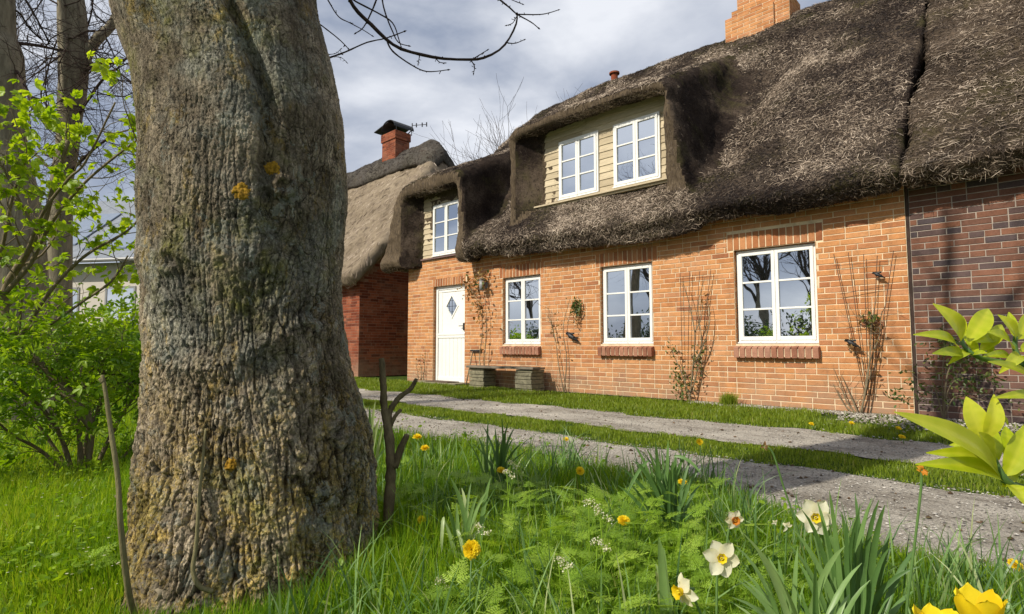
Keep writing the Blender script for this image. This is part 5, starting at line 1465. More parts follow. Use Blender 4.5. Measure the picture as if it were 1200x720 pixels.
# ------------------------------------------------------------------ cow parsley
def frond_template(seed):
    rr = random.Random(seed); V = []; Q = []
    def dia(p, d, L_, w_):
        s = np.array([-d[1], d[0], 0]); k = len(V)
        V.extend([p, p + d * L_ * .45 - s * w_, p + d * L_ + np.array([0, 0, -.15 * L_]), p + d * L_ * .45 + s * w_]); Q.append([k, k + 1, k + 2, k + 3])
    n = 8
    for i in range(n):
        s = .20 + .76 * i / (n - 1); Lp = .40 * (1 - s * .86) * rr.uniform(.85, 1.1)
        for sg in (-1, 1):
            a = sg * (1.05 - .35 * s + rr.uniform(-.08, .08)); d = np.array([math.sin(a), math.cos(a), -.12]); p = np.array([0, s, -.16 * s * s])
            m = 5 if i < 5 else 3
            for j in range(m):
                u = .22 + .72 * j / (m - 1); q = p + d * Lp * u; l2 = Lp * .42 * (1 - u * .65)
                for s2 in (-1, 1):
                    b = a + s2 * .85; dia(q, np.array([math.sin(b), math.cos(b), -.1]), l2, l2 * .20)
            dia(p + d * Lp * .8, d, Lp * .30, Lp * .06)
            k = len(V); sN = np.array([-d[1], d[0], 0]) * .006; V.extend([p - sN, p + sN, p + d * Lp + sN * .4, p + d * Lp - sN * .4]); Q.append([k, k + 1, k + 2, k + 3])
    for y0, y1 in ((0, .35), (.35, .7), (.7, 1.0)):
        k = len(V); V.extend([np.array([-.010, y0, -.16 * y0 * y0]), np.array([.010, y0, -.16 * y0 * y0]), np.array([.007, y1, -.16 * y1 * y1]), np.array([-.007, y1, -.16 * y1 * y1])]); Q.append([k, k + 1, k + 2, k + 3])
    dia(np.array([0, .95, -.15]), np.array([0, 1.0, 0]), .12, .02)
    return np.array(V), np.array(Q)
FR = [frond_template(s) for s in range(4)]
def fronds(mb, P, D, L_, tone, r):
    n = len(P); k = r.integers(0, 4, n)
    N_ = r.normal(0, .28, (n, 3)) + np.array([0, 0, 1.0])
    M = frames(np.asarray(D), N_) * np.asarray(L_)[:, None, None]
    for q in range(4):
        m = k == q
        if m.any(): mb.inst(FR[q][0], FR[q][1], M[m], P[m], tone[m])
def parsley_plant(mb, g, base, H, nf, r, rad_=.12):
    for k in range(nf):
        a = r.uniform(0, 6.28); s = r.uniform(.2, 1)
        top_ = base + np.array([math.cos(a) * rad_ * s, math.sin(a) * rad_ * s, H * r.uniform(.35, 1.0)])
        d = np.array([math.cos(a), math.sin(a), r.uniform(.05, .7)])
        g.tube([base + np.array([math.cos(a) * .01, math.sin(a) * .01, -.02]), (base + top_) / 2 + np.array([0, 0, .02]), top_], [.0022, .0018, .0014], 4, 0, .45, cap=False)
        fronds(mb, top_[None], d[None], np.array([r.uniform(.065, .125)]), np.array([np.clip(.5 + r.normal(0, .2), 0, 1)]), r)
r2 = np.random.default_rng(202)
mb = MB()
spots = []
for (px0, px1, py0, py1, n, h0, h1) in ((470, 640, 560, 640, 16, .20, .32), (560, 820, 600, 720, 44, .15, .30), (640, 900, 660, 780, 26, .15, .26), (430, 500, 590, 640, 4, .12, .2), (700, 800, 590, 640, 8, .16, .24), (500, 720, 690, 800, 18, .12, .22), (800, 880, 600, 640, 3, .12, .2), (20, 130, 560, 640, 4, .04, .07)):
    for k in range(n):
        spots.append((r2.uniform(px0, px1), r2.uniform(py0, py1) + 45, r2.uniform(h0, h1)))
for (px, py, H_) in spots:
    b = onZ(px, py, 0.0); parsley_plant(mb, mb, b, H_, int(r2.integers(7, 12)), r2)
tag(mb.build("cow_parsley", M_fern, None, False), kind="stuff")
# parsley stems carrying small cream umbels
def umbel(g, f, c, n, R0, r):
    for k in range(n):
        d = r.normal(0, 1, 3); d[2] = abs(d[2]) * .9 + .5; d /= np.linalg.norm(d)
        e = c + d * R0 * r.uniform(.6, 1)
        g.tube([c, e], [.0009, .0007], 3, 0, .6, cap=False)
        m = 7
        P = e + r.normal(0, .0035, (m, 3)); N_ = r.normal(0, .6, (m, 3)) + d
        M = frames(r.normal(0, 1, (m, 3)), N_) * r.uniform(.0035, .0055, m)[:, None, None]
        f.inst(np.array([[-.5, 0, 0], [0, -.5, 0], [.5, 0, 0], [0, .5, 0]]), np.array([[0, 1, 2, 3]]), M, P, r.random(m))
UL = [((598, 545), 2.15, "small cream cow parsley umbel nearest the dark strap leaves below the track"), ((594, 556), 2.0, "cream parsley heads just under the small white umbel"), ((690, 592), 1.55, "drooping cream parsley umbel in the middle of the foreground"), ((703, 606), 1.5, "larger cream parsley umbel bending right, beside the round yellow dandelion"),
      ((700, 640), 1.4, "faded brownish parsley umbel low in the feathery leaves"), ((562, 622), 1.55, "pale budding umbel just above the big foreground dandelion"), ((655, 660), 1.35, "small dry parsley umbel lying over the leaves at bottom centre"), ((515, 686), 1.45, "tiny faded umbel in the grass near the foot of the trunk")]
for k, ((px, py), D, lab) in enumerate(UL):
    p = at(px, py, D); b = np.array([p[0] + r2.uniform(-.04, .04), p[1] + r2.uniform(-.04, .04), -.02])
    root = empty("cow_parsley_flower", tuple(b), lab, "wild flower", "flowering cow parsley stems")
    g = MB(); f = MB(); g.tube(smooth_path([b, (b + p) / 2 + np.array([.012, 0, 0]), p], 8), .0016, 5, 0, .55, cap=False)
    c2 = p + np.array([.02, .01, -.012]); g.tube([(b + p) / 2 + (p - b) * .2, c2], .0012, 4, 0, .55, cap=False)
    umbel(g, f, p, 8, .017, r2); umbel(g, f, c2, 6, .012, r2)
    part(g, "stem", M_fern, root, True); part(f, "umbel", M_petalw, root)

# ------------------------------------------------------------------ strap leaves, daffodils, tulips, dandelions
def strap(mb, b, tip, w, tone, bend=None, sag=.0, K=11, face=None):
    """a strap leaf from b to tip; bend lifts the middle, sag folds the end over"""
    b = np.asarray(b, float); tip = np.asarray(tip, float)
    mid = (b + tip) / 2 + (np.array([0, 0, .0]) if bend is None else np.asarray(bend))
    pts = []
    for k in range(K):
        s = k / (K - 1); pts.append((1 - s) ** 2 * b + 2 * s * (1 - s) * mid + s * s * tip)
    pts = np.array(pts)
    T = np.gradient(pts, axis=0); T /= np.linalg.norm(T, axis=1)[:, None]
    f = (EYEP - b) if face is None else np.asarray(face, float)
    f = f + np.array([U_(-.9, .9), U_(-.9, .9), 0]); 
    S = np.cross(T, f); S /= np.linalg.norm(S, axis=1)[:, None] + 1e-9; Nn = np.cross(S, T)
    s = np.linspace(0, 1, K); ww = w * np.clip(np.minimum(1, (s + .12) * 3) * (1 - s ** 5) ** .8, .02, 1) * .5
    ww[-1] = w * .04
    V = np.stack([pts - S * ww[:, None] - Nn * ww[:, None] * -.35, pts, pts + S * ww[:, None] + Nn * ww[:, None] * .35], 1).reshape(-1, 3)
    Q = []
    for k in range(K - 1):
        a = k * 3; Q += [[a, a + 1, a + 4, a + 3], [a + 1, a + 2, a + 5, a + 4]]
    mb.add(V, Q, None, 0, tone)
def clump_leaves(mb, base_px, D, tips, w, tone, spread=.035, bends=.05):
    for (tx, ty) in tips:
        b = at(base_px[0], base_px[1], D); b[2] = -.01
        bb = b + np.array([U_(-1, 1) * spread, U_(-1, 1) * spread, 0])
        tp = at(tx, ty, D + U_(-.06, .06))
        hz = (tp - bb); bend = np.array([-hz[0] * .28, -hz[1] * .28, abs(hz[2]) * .18 + U_(0, bends)])
        strap(mb, bb, tp, w * U_(.75, 1.2), max(0, min(1, tone + U_(-.2, .2))), bend)
DK = .18
clumps = [("strap-leaved daffodil clump without flowers, dark against the track left of centre", (580, 600), 2.65, [(565, 498), (572, 492), (580, 500), (588, 489), (596, 494), (603, 502), (611, 520), (560, 512), (550, 520), (593, 505), (618, 528), (584, 510)], .012, .33, []),
          ("dark strap-leaved daffodil clump in the middle, some leaf tips folded over", (785, 640), 1.95, [(742, 520), (757, 524), (768, 518), (775, 528), (783, 516), (792, 530), (800, 540), (812, 534), (822, 548), (728, 548), (735, 565), (745, 540), (764, 535), (788, 540), (806, 528), (755, 560), (776, 545)], .014, .36, [((760, 540), (735, 580)), ((790, 535), (822, 556))]),
          ("tall clump of upright blue-green strap leaves at lower right", (1000, 760), 1.22, [(940, 598), (958, 588), (972, 575), (1002, 578), (1008, 590), (1022, 584), (1030, 586), (1037, 592), (986, 600), (965, 612), (1016, 600), (950, 610), (1044, 618), (1076, 640), (1060, 668), (992, 612), (930, 620)], .0125, .45, []),
          ("low arching pale strap leaves spreading at bottom right of centre", (945, 770), 1.12, [(868, 622), (862, 640), (888, 648), (900, 652), (912, 655), (870, 668), (858, 700), (990, 640), (1010, 660), (935, 640), (898, 690), (955, 660)], .013, .72, []),
          ("light green strap leaves rising through feathery parsley, one bent into a hook", (545, 650), 1.72, [(528, 560), (541, 572), (552, 566), (560, 580), (568, 585), (575, 560), (535, 590)], .014, .78, [((520, 606), (517, 650)), ((535, 620), (545, 660))]),
          ("pale strap-leaved clump just right of the big trunk behind the stub", (432, 545), 2.75, [(408, 470), (418, 462), (425, 468), (433, 475), (440, 470), (428, 480), (445, 490), (415, 485), (438, 482)], .016, .8, []),
          ("single pale strap leaf standing up beside the lower left daffodil", (790, 720), 1.3, [(772, 630), (778, 642)], .02, .9, [])]
for k, (lab, bp, D, tips, w_, tone, folds) in enumerate(clumps):
    b = at(bp[0], bp[1], D); b[2] = 0
    mb = MB(); clump_leaves(mb, bp, D, tips + [(x + U_(-12, 12), y + U_(15, 60)) for x, y in tips], w_, tone)
    for (m_, e_) in folds:
        pm = at(m_[0], m_[1], D); pe = at(e_[0], e_[1], D - .05)
        strap(mb, b, pm, w_, tone + .1, np.array([0, 0, .05])); strap(mb, pm, pe, w_ * .8, tone + .15, np.array([0, 0, .035]))
    root = empty("daffodil_clump", tuple(b), lab, "plant", "clumps of strap leaves in the meadow")
    part(mb, "foliage", M_strap, root, True)

def petal(mb, c, d, n, L_, w_, tone, cup=.15, mat=0, point=.0, twist=0.0):
    """petal from c along d with face normal n"""
    d = d / np.linalg.norm(d); s = np.cross(d, n); s /= np.linalg.norm(s); n = np.cross(s, d)
    K = 6; V = []
    prof = [.25, .74, 1.0, 1.0, .72, .10 + (0 if point else .12)]
    for k in range(K):
        u = k / (K - 1); q = c + d * L_ * u + n * L_ * (cup * (u - .1) - cup * 1.5 * u * u * (.6 + twist))
        for m in (-1, -.5, 0, .5, 1):
            V.append(q + s * m * w_ * prof[k] * .5 + n * (abs(m) * .10 * w_ + .05 * w_ * math.sin(6 * u + m * 3)))
    Q = [[k * 5 + m, k * 5 + m + 1, (k + 1) * 5 + m + 1, (k + 1) * 5 + m] for k in range(K - 1) for m in range(4)]
    mb.add(V, Q, None, mat, tone)
def daffodil(px, py, D, size, face, lab, kind="cream", base=None, group="daffodils in flower"):
    c = at(px, py, D); face = np.asarray(face, float)
    f = -FW * face[2] + RT * face[0] + UP * face[1]; f /= np.linalg.norm(f)
    b = at(base[0], base[1], D + .02) if base else c + np.array([.03, .02, 0]); b = np.array([b[0], b[1], -.01])
    root = empty("daffodil", tuple(b * np.array([1, 1, 0])), lab, "daffodil", group)
    R0 = size * D / FPX
    g = MB()
    neck = c - f * R0 * .9
    g.tube(smooth_path([b, b + (neck - b) * .6 + np.array([0, 0, .02]), neck - np.array([0, 0, .02]) + (neck - b) * .02, neck, c - f * R0 * .25], 20), np.linspace(.0032, .0024, 21)[:21] if False else .0028, 7, 0, .6)
    part(g, "stem", M_strap, root, True)
    fl = MB(); up = np.array([0, 0, 1.0]); s = np.cross(f, up); s /= np.linalg.norm(s); u_ = np.cross(s, f)
    a0 = U_(0, 1)
    for k in range(6):
        a = a0 + k * math.pi / 3 + U_(-.08, .08); d = s * math.cos(a) + u_ * math.sin(a)
        if kind == "side": d = d * .9 - f * .35
        petal(fl, c - f * .002 * (k % 2), d + f * U_(-.12, .12), f, R0 * U_(.92, 1.08), R0 * U_(.70, .84), U_(.1, 1), U_(.1, .3), 0, 1, U_(-.3, .5))
    o_fl = part(fl, "flower", M_petalw, root, True)
    co = MB(); rr0, rr1, hh = (R0 * .13, R0 * .27, R0 * .26) if kind == "cream" else (R0 * .2, R0 * .42, R0 * .45)
    K = 24; VV = []
    for j, (rr, zz_) in enumerate(((rr0, 0), (rr0 * 1.25, hh * .4), ((rr0 + rr1) / 2, hh * .8), (rr1, hh))):
        for k in range(K):
            a = 2 * math.pi * k / K; w_ = 1 + (.09 * math.sin(7 * a) if j == 3 else 0); VV.append(c + f * zz_ + (s * math.cos(a) + u_ * math.sin(a)) * rr * w_)
    Q = [[j * K + k, j * K + (k + 1) % K, (j + 1) * K + (k + 1) % K, (j + 1) * K + k] for j in range(3) for k in range(K)]
    co.add(VV, Q, None, 0, .5 if kind == "cream" else .1)
    for k in range(6):
        a = k * math.pi / 3; q = c + (s * math.cos(a) + u_ * math.sin(a)) * rr0 * .45; co.tube([q, q + f * hh * .8], .0012, 4, 0, 1.0)
    o = co.build("corona", M_petalo if kind == "orange" else M_petaly, None, True); o.parent = o_fl; 
    return root
daffodil(955, 606, 1.25, 21, (-.25, .1, 1), "cream daffodil with small yellow cup, highest and rightmost of the open ones", base=(985, 720))
daffodil(845, 654, 1.22, 21, (-.1, .25, 1), "cream star-shaped daffodil in the middle of the three lower-centre blooms", base=(838, 740))
daffodil(860, 609, 1.50, 12, (.1, .05, 1), "small daffodil with a large orange cup, upper left of the cream ones", "orange", base=(842, 680))
daffodil(799, 693, 1.15, 19, (-.9, .0, .35), "cream and yellow daffodil seen from the side, lowest at bottom centre", "side", base=(850, 740))
# curved pale stem of the side-facing bloom, withered heads
def withered(px, py, D, pts, lab, col, rr=.007, cat="withered flower"):
    c = at(px, py, D); P = [at(x, y, D) for x, y in pts]; b = P[-1].copy(); b[2] = -.01
    root = empty("withered_flower", (b[0], b[1], 0), lab, cat)
    g = MB(); g.tube(smooth_path([c] + P + [b], 24), .0024, 6, 0, .55); part(g, "stem", M_strap, root, True)
    h = MB(); rr_ = random.Random(int(px))
    for k in range(9):
        a = rr_.uniform(0, 6.28); d = RT * math.cos(a) + UP * math.sin(a) * .8 - FW * rr_.uniform(-.3, .8); petal(h, c, d + np.array([0, 0, .3]), -FW, rr * rr_.uniform(.9, 1.7), rr * .9, rr_.random(), .5, 0, 0, rr_.uniform(0, 1))
    part(h, "flower_head", col, root, True)
withered(1080, 551, 1.05, [(1079, 575), (1074, 620), (1068, 670), (1062, 740)], "withered orange flower head on a tall straight stem against the track", M_petalo, .0075)
withered(895, 523, 1.5, [(903, 527), (909, 540), (918, 570), (932, 612), (946, 670)], "brown shrivelled bud on a nodding pale stem in front of the track", M_dry, .008)
withered(922, 617, 1.55, [(921, 640), (920, 680)], "small white crumpled flower between the orange-cupped and cream daffodils", M_petalw, .009)
withered(908, 612, 1.75, [(908, 640), (906, 670)], "tiny white flower left of the crumpled white one", M_petalw, .006)

def dandelion(px, py, D, R0, lab, tilt=(0, 1, .6), tall=True):
    c = at(px, py, D); b = np.array([c[0] + U_(-.02, .02), c[1] + U_(-.02, .02), 0.0])
    root = empty("dandelion", tuple(b), lab, "dandelion", "yellow dandelions scattered in the grass")
    g = MB(); g.tube([b - np.array([0, 0, .01]), (b + c) / 2 + np.array([.004, 0, 0]), c - np.array([0, 0, R0 * .3])], .0018 * max(1, D / 2.5), 5, 0, .5)
    part(g, "stem", M_strap, root, True)
    f = MB(); n_ = -FW * tilt[2] + RT * tilt[0] + UP * tilt[1]; n_ /= np.linalg.norm(n_)
    s = np.cross(n_, [0.1, .2, .9]); s /= np.linalg.norm(s); u_ = np.cross(n_, s)
    P, Dd, S = [], [], []
    N_ = 130 if D < 3 else 40
    for k in range(N_):
        q = math.sqrt((k + .5) / N_); a = k * 2.39996; el = 1.35 * (1 - q) + .05
        P.append(c - n_ * R0 * .15); Dd.append((s * math.cos(a) + u_ * math.sin(a)) * math.cos(el) + n_ * math.sin(el)); S.append(R0 * (.62 + .45 * q) * U_(.9, 1.1))
    M = frames(np.array(Dd), np.tile(n_, (N_, 1)) + r2.normal(0, .2, (N_, 3))) * np.array(S)[:, None, None]
    wv_ = .11 if D < 3 else .2
    f.inst(np.array([[-wv_ * .6, 0, 0], [wv_ * .6, 0, 0], [wv_, 1, 0], [-wv_, 1, 0]]), np.array([[0, 1, 2, 3]]), M, np.array(P), r2.random(N_))
    part(f, "flower_head", M_petaly, root)
for a in ((552.5, 644, 1.36, .0205, "largest dandelion, round and bright in the foreground right of the trunk", (.1, .5, 1)),
          (731, 610, 1.72, .018, "dandelion facing up in the feathery leaves at centre", (0, 1, .5)), (680, 552, 2.4, .018, "dandelion on the right of the mid meadow near the track's edge", (.3, .6, .8)),
          (800, 565, 2.35, .018, "flat dandelion beside the dark strap leaves at centre right", (0, 1, .35)), (820, 518, 2.7, .016, "dandelion standing highest, against the grassy strip between tracks", (0, .6, .8)),
          (489, 512, 3.1, .026, "wide dandelion nearest the forked stub", (0, 1, .25)), (498, 525, 2.7, .020, "paler dandelion just below the one nearest the stub", (0, 1, .3)), (587, 551, 2.5, .017, "half hidden dandelion under the white umbel", (0, .9, .5)),
          (494, 609, 1.9, .014, "small dandelion in dark leaves close to the trunk", (0, .8, .6)), (1190, 662, 1.8, .020, "dandelion at the right edge beside the track", (0, .9, .5)), (122, 621, 2.4, .012, "lone small dandelion on the lawn left of the trunk", (0, .9, .5)),
          (645, 690, 5.3, .02, "", None)):
    if a[4]: dandelion(*a)
for (px, py, lab) in ((440 / 2.571 + 780, 497, "pair-topped yellow flower in the verge below the right window"), (998, 496, "yellow flower in the verge just below the bare rose canes"), (1053, 502, "yellow flower nearest the pebbles on the verge"), (1057, 512, "yellow flower on the verge edge right beside the track"), (663, 515, "small yellow flower on the grass strip at centre")):
    p = onZ(px, py, .05); D = (p - EYEP) @ FW
    dandelion(px, py, D, .024, lab, (0, 1, .4))
# daisies as white specks on the left lawn
r3 = np.random.default_rng(5)
mb = MB()
for k in range(80):
    px, py = 150 - 145 * r3.random() ** 1.3, 560 + 140 * r3.random() ** 1.4; p = onZ(px, py, r3.uniform(.05, .09)); n_ = 7
    M = frames(np.stack([np.cos(np.arange(n_) * 2 * math.pi / n_), np.sin(np.arange(n_) * 2 * math.pi / n_), 0 * np.arange(n_)], 1), np.tile([0, 0, 1.0], (n_, 1)) + r3.normal(0, .2, 3)) * .0045
    mb.inst(np.array([[-.2, 0, 0], [.2, 0, 0], [.28, 1, .1], [-.28, 1, .1]]) * r3.uniform(.5, 1.15), np.array([[0, 1, 2, 3]]), M, np.tile(p, (n_, 1)), r3.random(n_))
tag(mb.build("fallen_petals", M_petalw), kind="stuff")

def tulip(px, py, D, R0, H_, lab, seed):
    c = at(px, py, D); rr = random.Random(seed)      # top centre of the cup
    b = np.array([c[0] + .02, c[1] - .01, 0])
    root = empty("tulip", tuple(b), lab, "tulip", "yellow tulips at the bottom edge")
    g = MB(); base_ = c - np.array([0, 0, H_]); g.tube(smooth_path([b, (b + base_) / 2 + np.array([.01, 0, 0]), base_], 10), .004, 8, 0, .5); part(g, "stem", M_strap, root, True)
    f = MB()
    for k in range(6):
        a = k * math.pi / 3 + seed; outer = k % 2; K, J = 10, 7; V = []
        for i in range(K + 1):
            u = i / K
            rad_u = R0 * (math.sin(min(1, u * 1.35) * math.pi / 2) ** .7) * (1.0 + (.10 if outer else -.04) + .16 * max(0, u - .75))
            u = math.sin(i / K * math.pi / 2)
            half = .80 * math.sqrt(max(0.0, 1 - ((u - .55) / (.455 if u > .55 else .62)) ** 2)) + .04
            for j in range(J):
                v_ = (j / (J - 1) * 2 - 1); aa = a + v_ * half
                rj = rad_u * (1 + .05 * v_ * v_ + .03 * math.sin(7 * u + 5 * v_ + k))
                zz_ = H_ * u * (1 + .03 * math.sin(3 * v_ + k)) - .06 * H_ * v_ * v_ * u
                V.append(base_ + np.array([math.cos(aa) * rj, math.sin(aa) * rj, zz_]))
        Q = [[i * J + j, i * J + j + 1, (i + 1) * J + j + 1, (i + 1) * J + j] for i in range(K) for j in range(J - 1)]
        f.add(V, Q, None, 0, rr.random())
    part(f, "flower", M_petaly, root, True)
    l = MB()
    for k in range(2): strap(l, b, b + np.array([rr.uniform(-.1, .1), rr.uniform(-.1, .1), .26]), .035, .5, np.array([0, 0, .05]))
    part(l, "foliage", M_strap, root, True)
tulip(1147, 694, .62, .0205, .052, "large yellow tulip cup rising at the bottom right corner", 1)
tulip(1098, 716, .66, .020, .048, "second yellow tulip, only its rim above the bottom edge", 2)

# ------------------------------------------------------------------ glossy-leaved branch reaching in at the right
def broad(mb, b, tip, w, nrm, tone, curl=.12, fold=.22, K=12, J=7, wav=.02):
    b = np.asarray(b, float); tip = np.asarray(tip, float); L_ = np.linalg.norm(tip - b); d = (tip - b) / L_
    s = np.cross(d, nrm); s /= np.linalg.norm(s); n = np.cross(s, d)
    V = []; ph = U_(0, 6)
    for i in range(K + 1):
        u = i / K; ww = w * .5 * (math.sin(math.pi * min(1, u ** .85)) ** .8 * .97 + (.06 if u < .15 else 0)) if u < 1 else 0.0006
        c = b + d * L_ * u + n * L_ * curl * math.sin(math.pi * u) * 1.0 - n * L_ * curl * .6 * u * u
        for j in range(J):
            v_ = j / (J - 1) * 2 - 1
            V.append(c + s * ww * v_ + n * (fold * ww * abs(v_) + wav * ww * 2 * math.sin(9 * u + ph + 2 * v_)))
    Q = [[i * J + j, i * J + j + 1, (i + 1) * J + j + 1, (i + 1) * J + j] for i in range(K) for j in range(J - 1)]
    mb.add(V, Q, None, 0, np.clip(np.tile(tone + np.where(np.arange(J) == J // 2, .35, 0) - .1 * (np.arange(J) % 2), K + 1) + .12 * np.sin(np.repeat(np.arange(K + 1), J) * 2.6), 0, 1))
def cp(x, y, D): return at(1040 + x / 2.77, 340 + y / 2.77, D)
root = empty("laurel_bush", (.55, 1.15, 0), "leafy branch tips with big glossy yellow-green leaves reaching in at the right edge", "shrub")
g = MB(); LV = MB()
def px(w, D): return w / 2.77 * D / FPX
LN = [((240, 165, .64), (162, 45, .62), 52, .9), ((262, 168, .64), (333, 56, .66), 54, .75), ((228, 188, .64), (98, 138, .60), 36, .6), ((250, 203, .64), (152, 204, .60), 32, .45), ((238, 150, .65), (247, 84, .66), 22, .8), ((272, 215, .64), (322, 203, .62), 24, .4), ((285, 170, .64), (345, 160, .68), 34, .35),
      ((418, 165, .66), (364, 80, .65), 44, .8), ((404, 190, .66), (334, 132, .63), 46, .5), ((422, 160, .66), (462, 70, .68), 44, .7), ((404, 222, .66), (318, 212, .62), 30, .35), ((430, 200, .66), (510, 150, .68), 44, .6), ((425, 225, .66), (500, 240, .63), 40, .5), ((410, 150, .67), (395, 70, .69), 26, .55),
      ((480, 302, .66), (338, 227, .60), 38, .7), ((500, 350, .66), (356, 345, .61), 30, .6),
      ((362, 602, .62), (52, 390, .56), 74, .75), ((300, 480, .62), (258, 346, .63), 62, .95), ((318, 482, .62), (352, 340, .62), 50, .9), ((345, 590, .62), (232, 450, .60), 62, .85), ((372, 618, .62), (118, 556, .57), 52, .45), ((352, 560, .63), (143, 524, .60), 46, .6), ((392, 445, .63), (334, 384, .62), 16, .3),
      ((384, 604, .62), (458, 436, .63), 66, .55), ((395, 560, .64), (386, 440, .67), 48, .3), ((395, 632, .62), (462, 706, .59), 62, .6), ((340, 545, .62), (300, 462, .6), 54, .8), ((400, 560, .62), (520, 560, .64), 56, .6), ((420, 500, .64), (520, 420, .66), 54, .6), ((372, 640, .62), (420, 560, .64), 30, .5), ((300, 200, .65), (378, 108, .67), 40, .6), ((290, 210, .64), (232, 118, .67), 34, .5), ((262, 205, .65), (205, 232, .62), 26, .6), ((330, 215, .65), (300, 118, .68), 34, .4), ((430, 210, .66), (372, 262, .62), 34, .8), ((330, 520, .63), (200, 500, .66), 40, .35), ((350, 560, .64), (330, 420, .67), 44, .4), ((390, 600, .64), (480, 520, .67), 50, .7)]
for k, (b, t_, w_, tone) in enumerate(LN):
    nrm = UP * .55 - FW * (.75 if k % 3 else .95) + RT * U_(-.35, .35)
    broad(LV, cp(*b), cp(*t_), px(w_, b[2]) * 1.15, nrm, max(0, min(1, tone + U_(-.1, .1))), U_(.04, .13), U_(.15, .35))
for pts, r0, r1 in (([(900, 900, .75), (560, 700, .66), (420, 640, .63), (378, 612, .62), (350, 560, .62), (318, 490, .62)], .007, .0025), ([(700, 500, .74), (520, 330, .68), (440, 240, .66), (415, 195, .66), (415, 150, .66)], .005, .0022), ([(440, 240, .66), (340, 230, .65), (290, 215, .64), (255, 190, .64), (240, 160, .645)], .0035, .002), ([(378, 612, .62), (395, 560, .63), (420, 500, .64)], .003, .002), ([(900, 900, .75), (700, 500, .74)], .008, .005)):
    stick(g, [cp(*q) for q in pts], r0, r1, 7, 20)
q = cp(900, 900, .75); stick(g, [q, q + np.array([.1, .02, -.15]), np.array([.55, 1.15, -.02])], .008, .014, 8, 12)
for k in range(60):   # the rest of the bush, outside the frame
    c_ = np.array([.62 + U_(-.10, .35), .95 + U_(-.2, .35), U_(.25, .9)])
    if proj(c_)[0] < 1245 or (c_ - EYEP) @ FW < .45: continue
    d = np.array([U_(-1, 1), U_(-1, 1), U_(-.2, 1)]); d /= np.linalg.norm(d)
    broad(LV, c_, c_ + d * .10, .03, np.array([U_(-.5, .5), U_(-.5, .5), 1]), R_())
part(g, "branches", M_strap, root, True); part(LV, "foliage", M_laurel, root, True)

# ------------------------------------------------------------------ things at the cottage wall
WALLF = 7.6
def wp(x, y, off=.1): return onY(x, y, WALLF - off)
# bench
bx = [onY(550, 445, 7.15)[0], onY(566, 445, 7.15)[0], onY(604, 445, 7.15)[0], onY(622, 445, 7.15)[0]]
root = empty("bench", ((bx[0] + bx[3]) / 2, 7.3, 0), "low bench of a grey plank on two stacked stone piers below the left window", "bench")
for (a, b) in ((bx[0], bx[1] + .02), (bx[2], bx[3] + .02)):
    mb = MB(); z = -.02
    while z < .355:
        hh = U_(.055, .08); hh = min(hh, .375 - z)
        mb.box((a + U_(-.008, .012), 7.14 + U_(-.008, .012), z), (b + U_(-.012, .008), 7.47 + U_(-.01, .01), z + hh - .006)); z += hh
    part(mb, "leg", M_stone, root, bevel=.008)
mb = MB(); ym = (bx[1] + bx[2]) / 2
mb.box((bx[0] - .04, 7.10, .372), (ym + .12, 7.29, .412)); mb.box((bx[0] - .02, 7.30, .374), (ym + .02, 7.50, .402)); mb.box((ym + .10, 7.11, .377), (bx[3] + .08, 7.30, .417)); mb.box((ym + .02, 7.31, .377), (bx[3] + .03, 7.49, .405))
part(mb, "seat", M_plank, root, bevel=.004)
# wall lamp by the door
c = wp(565, 334, .12)
root = empty("wall_lamp", tuple(c), "grey cylindrical wall lamp half hidden by dead creeper right of the door", "lamp")
mb = MB(); mb.tube([c - np.array([0, 0, .11]), c + np.array([0, 0, .09])], .055, 20); mb.tube([c + np.array([0, 0, .09]), c + np.array([0, 0, .12])], [.065, .03], 20); part(mb, "lamp_shade", M_grey, root, True)
mb = MB(); mb.box((c[0] - .015, c[1], c[2] - .02), (c[0] + .015, WALLF - .001, c[2] + .02)); mb.box((c[0] - .04, WALLF - .02, c[2] - .06), (c[0] + .04, WALLF - .001, c[2] + .06)); part(mb, "bracket", M_grey, root, bevel=.003)
# broom leaning beside the door
p0 = onY(546, 455, 7.25); p0[2] = 0.03; p1 = wp(554, 412, .04)
root = empty("rake", tuple(p0), "thin wooden-handled rake leaning on the wall between door and bench", "garden tool")
mb = MB(); mb.tube([p0, p1], .012, 8); part(mb, "handle", M_twig2, root, True)
mb = MB(); hd_ = p1 + (p1 - p0) / np.linalg.norm(p1 - p0) * .02; mb.box(hd_ + np.array([-.06, -.02, -.015]), hd_ + np.array([.22, .015, .015]))
for k in range(8): mb.tube([hd_ + np.array([-.05 + k * .036, -.01, -.01]), hd_ + np.array([-.05 + k * .036, -.05, -.05])], .004, 4)
part(mb, "head", M_dark, root)

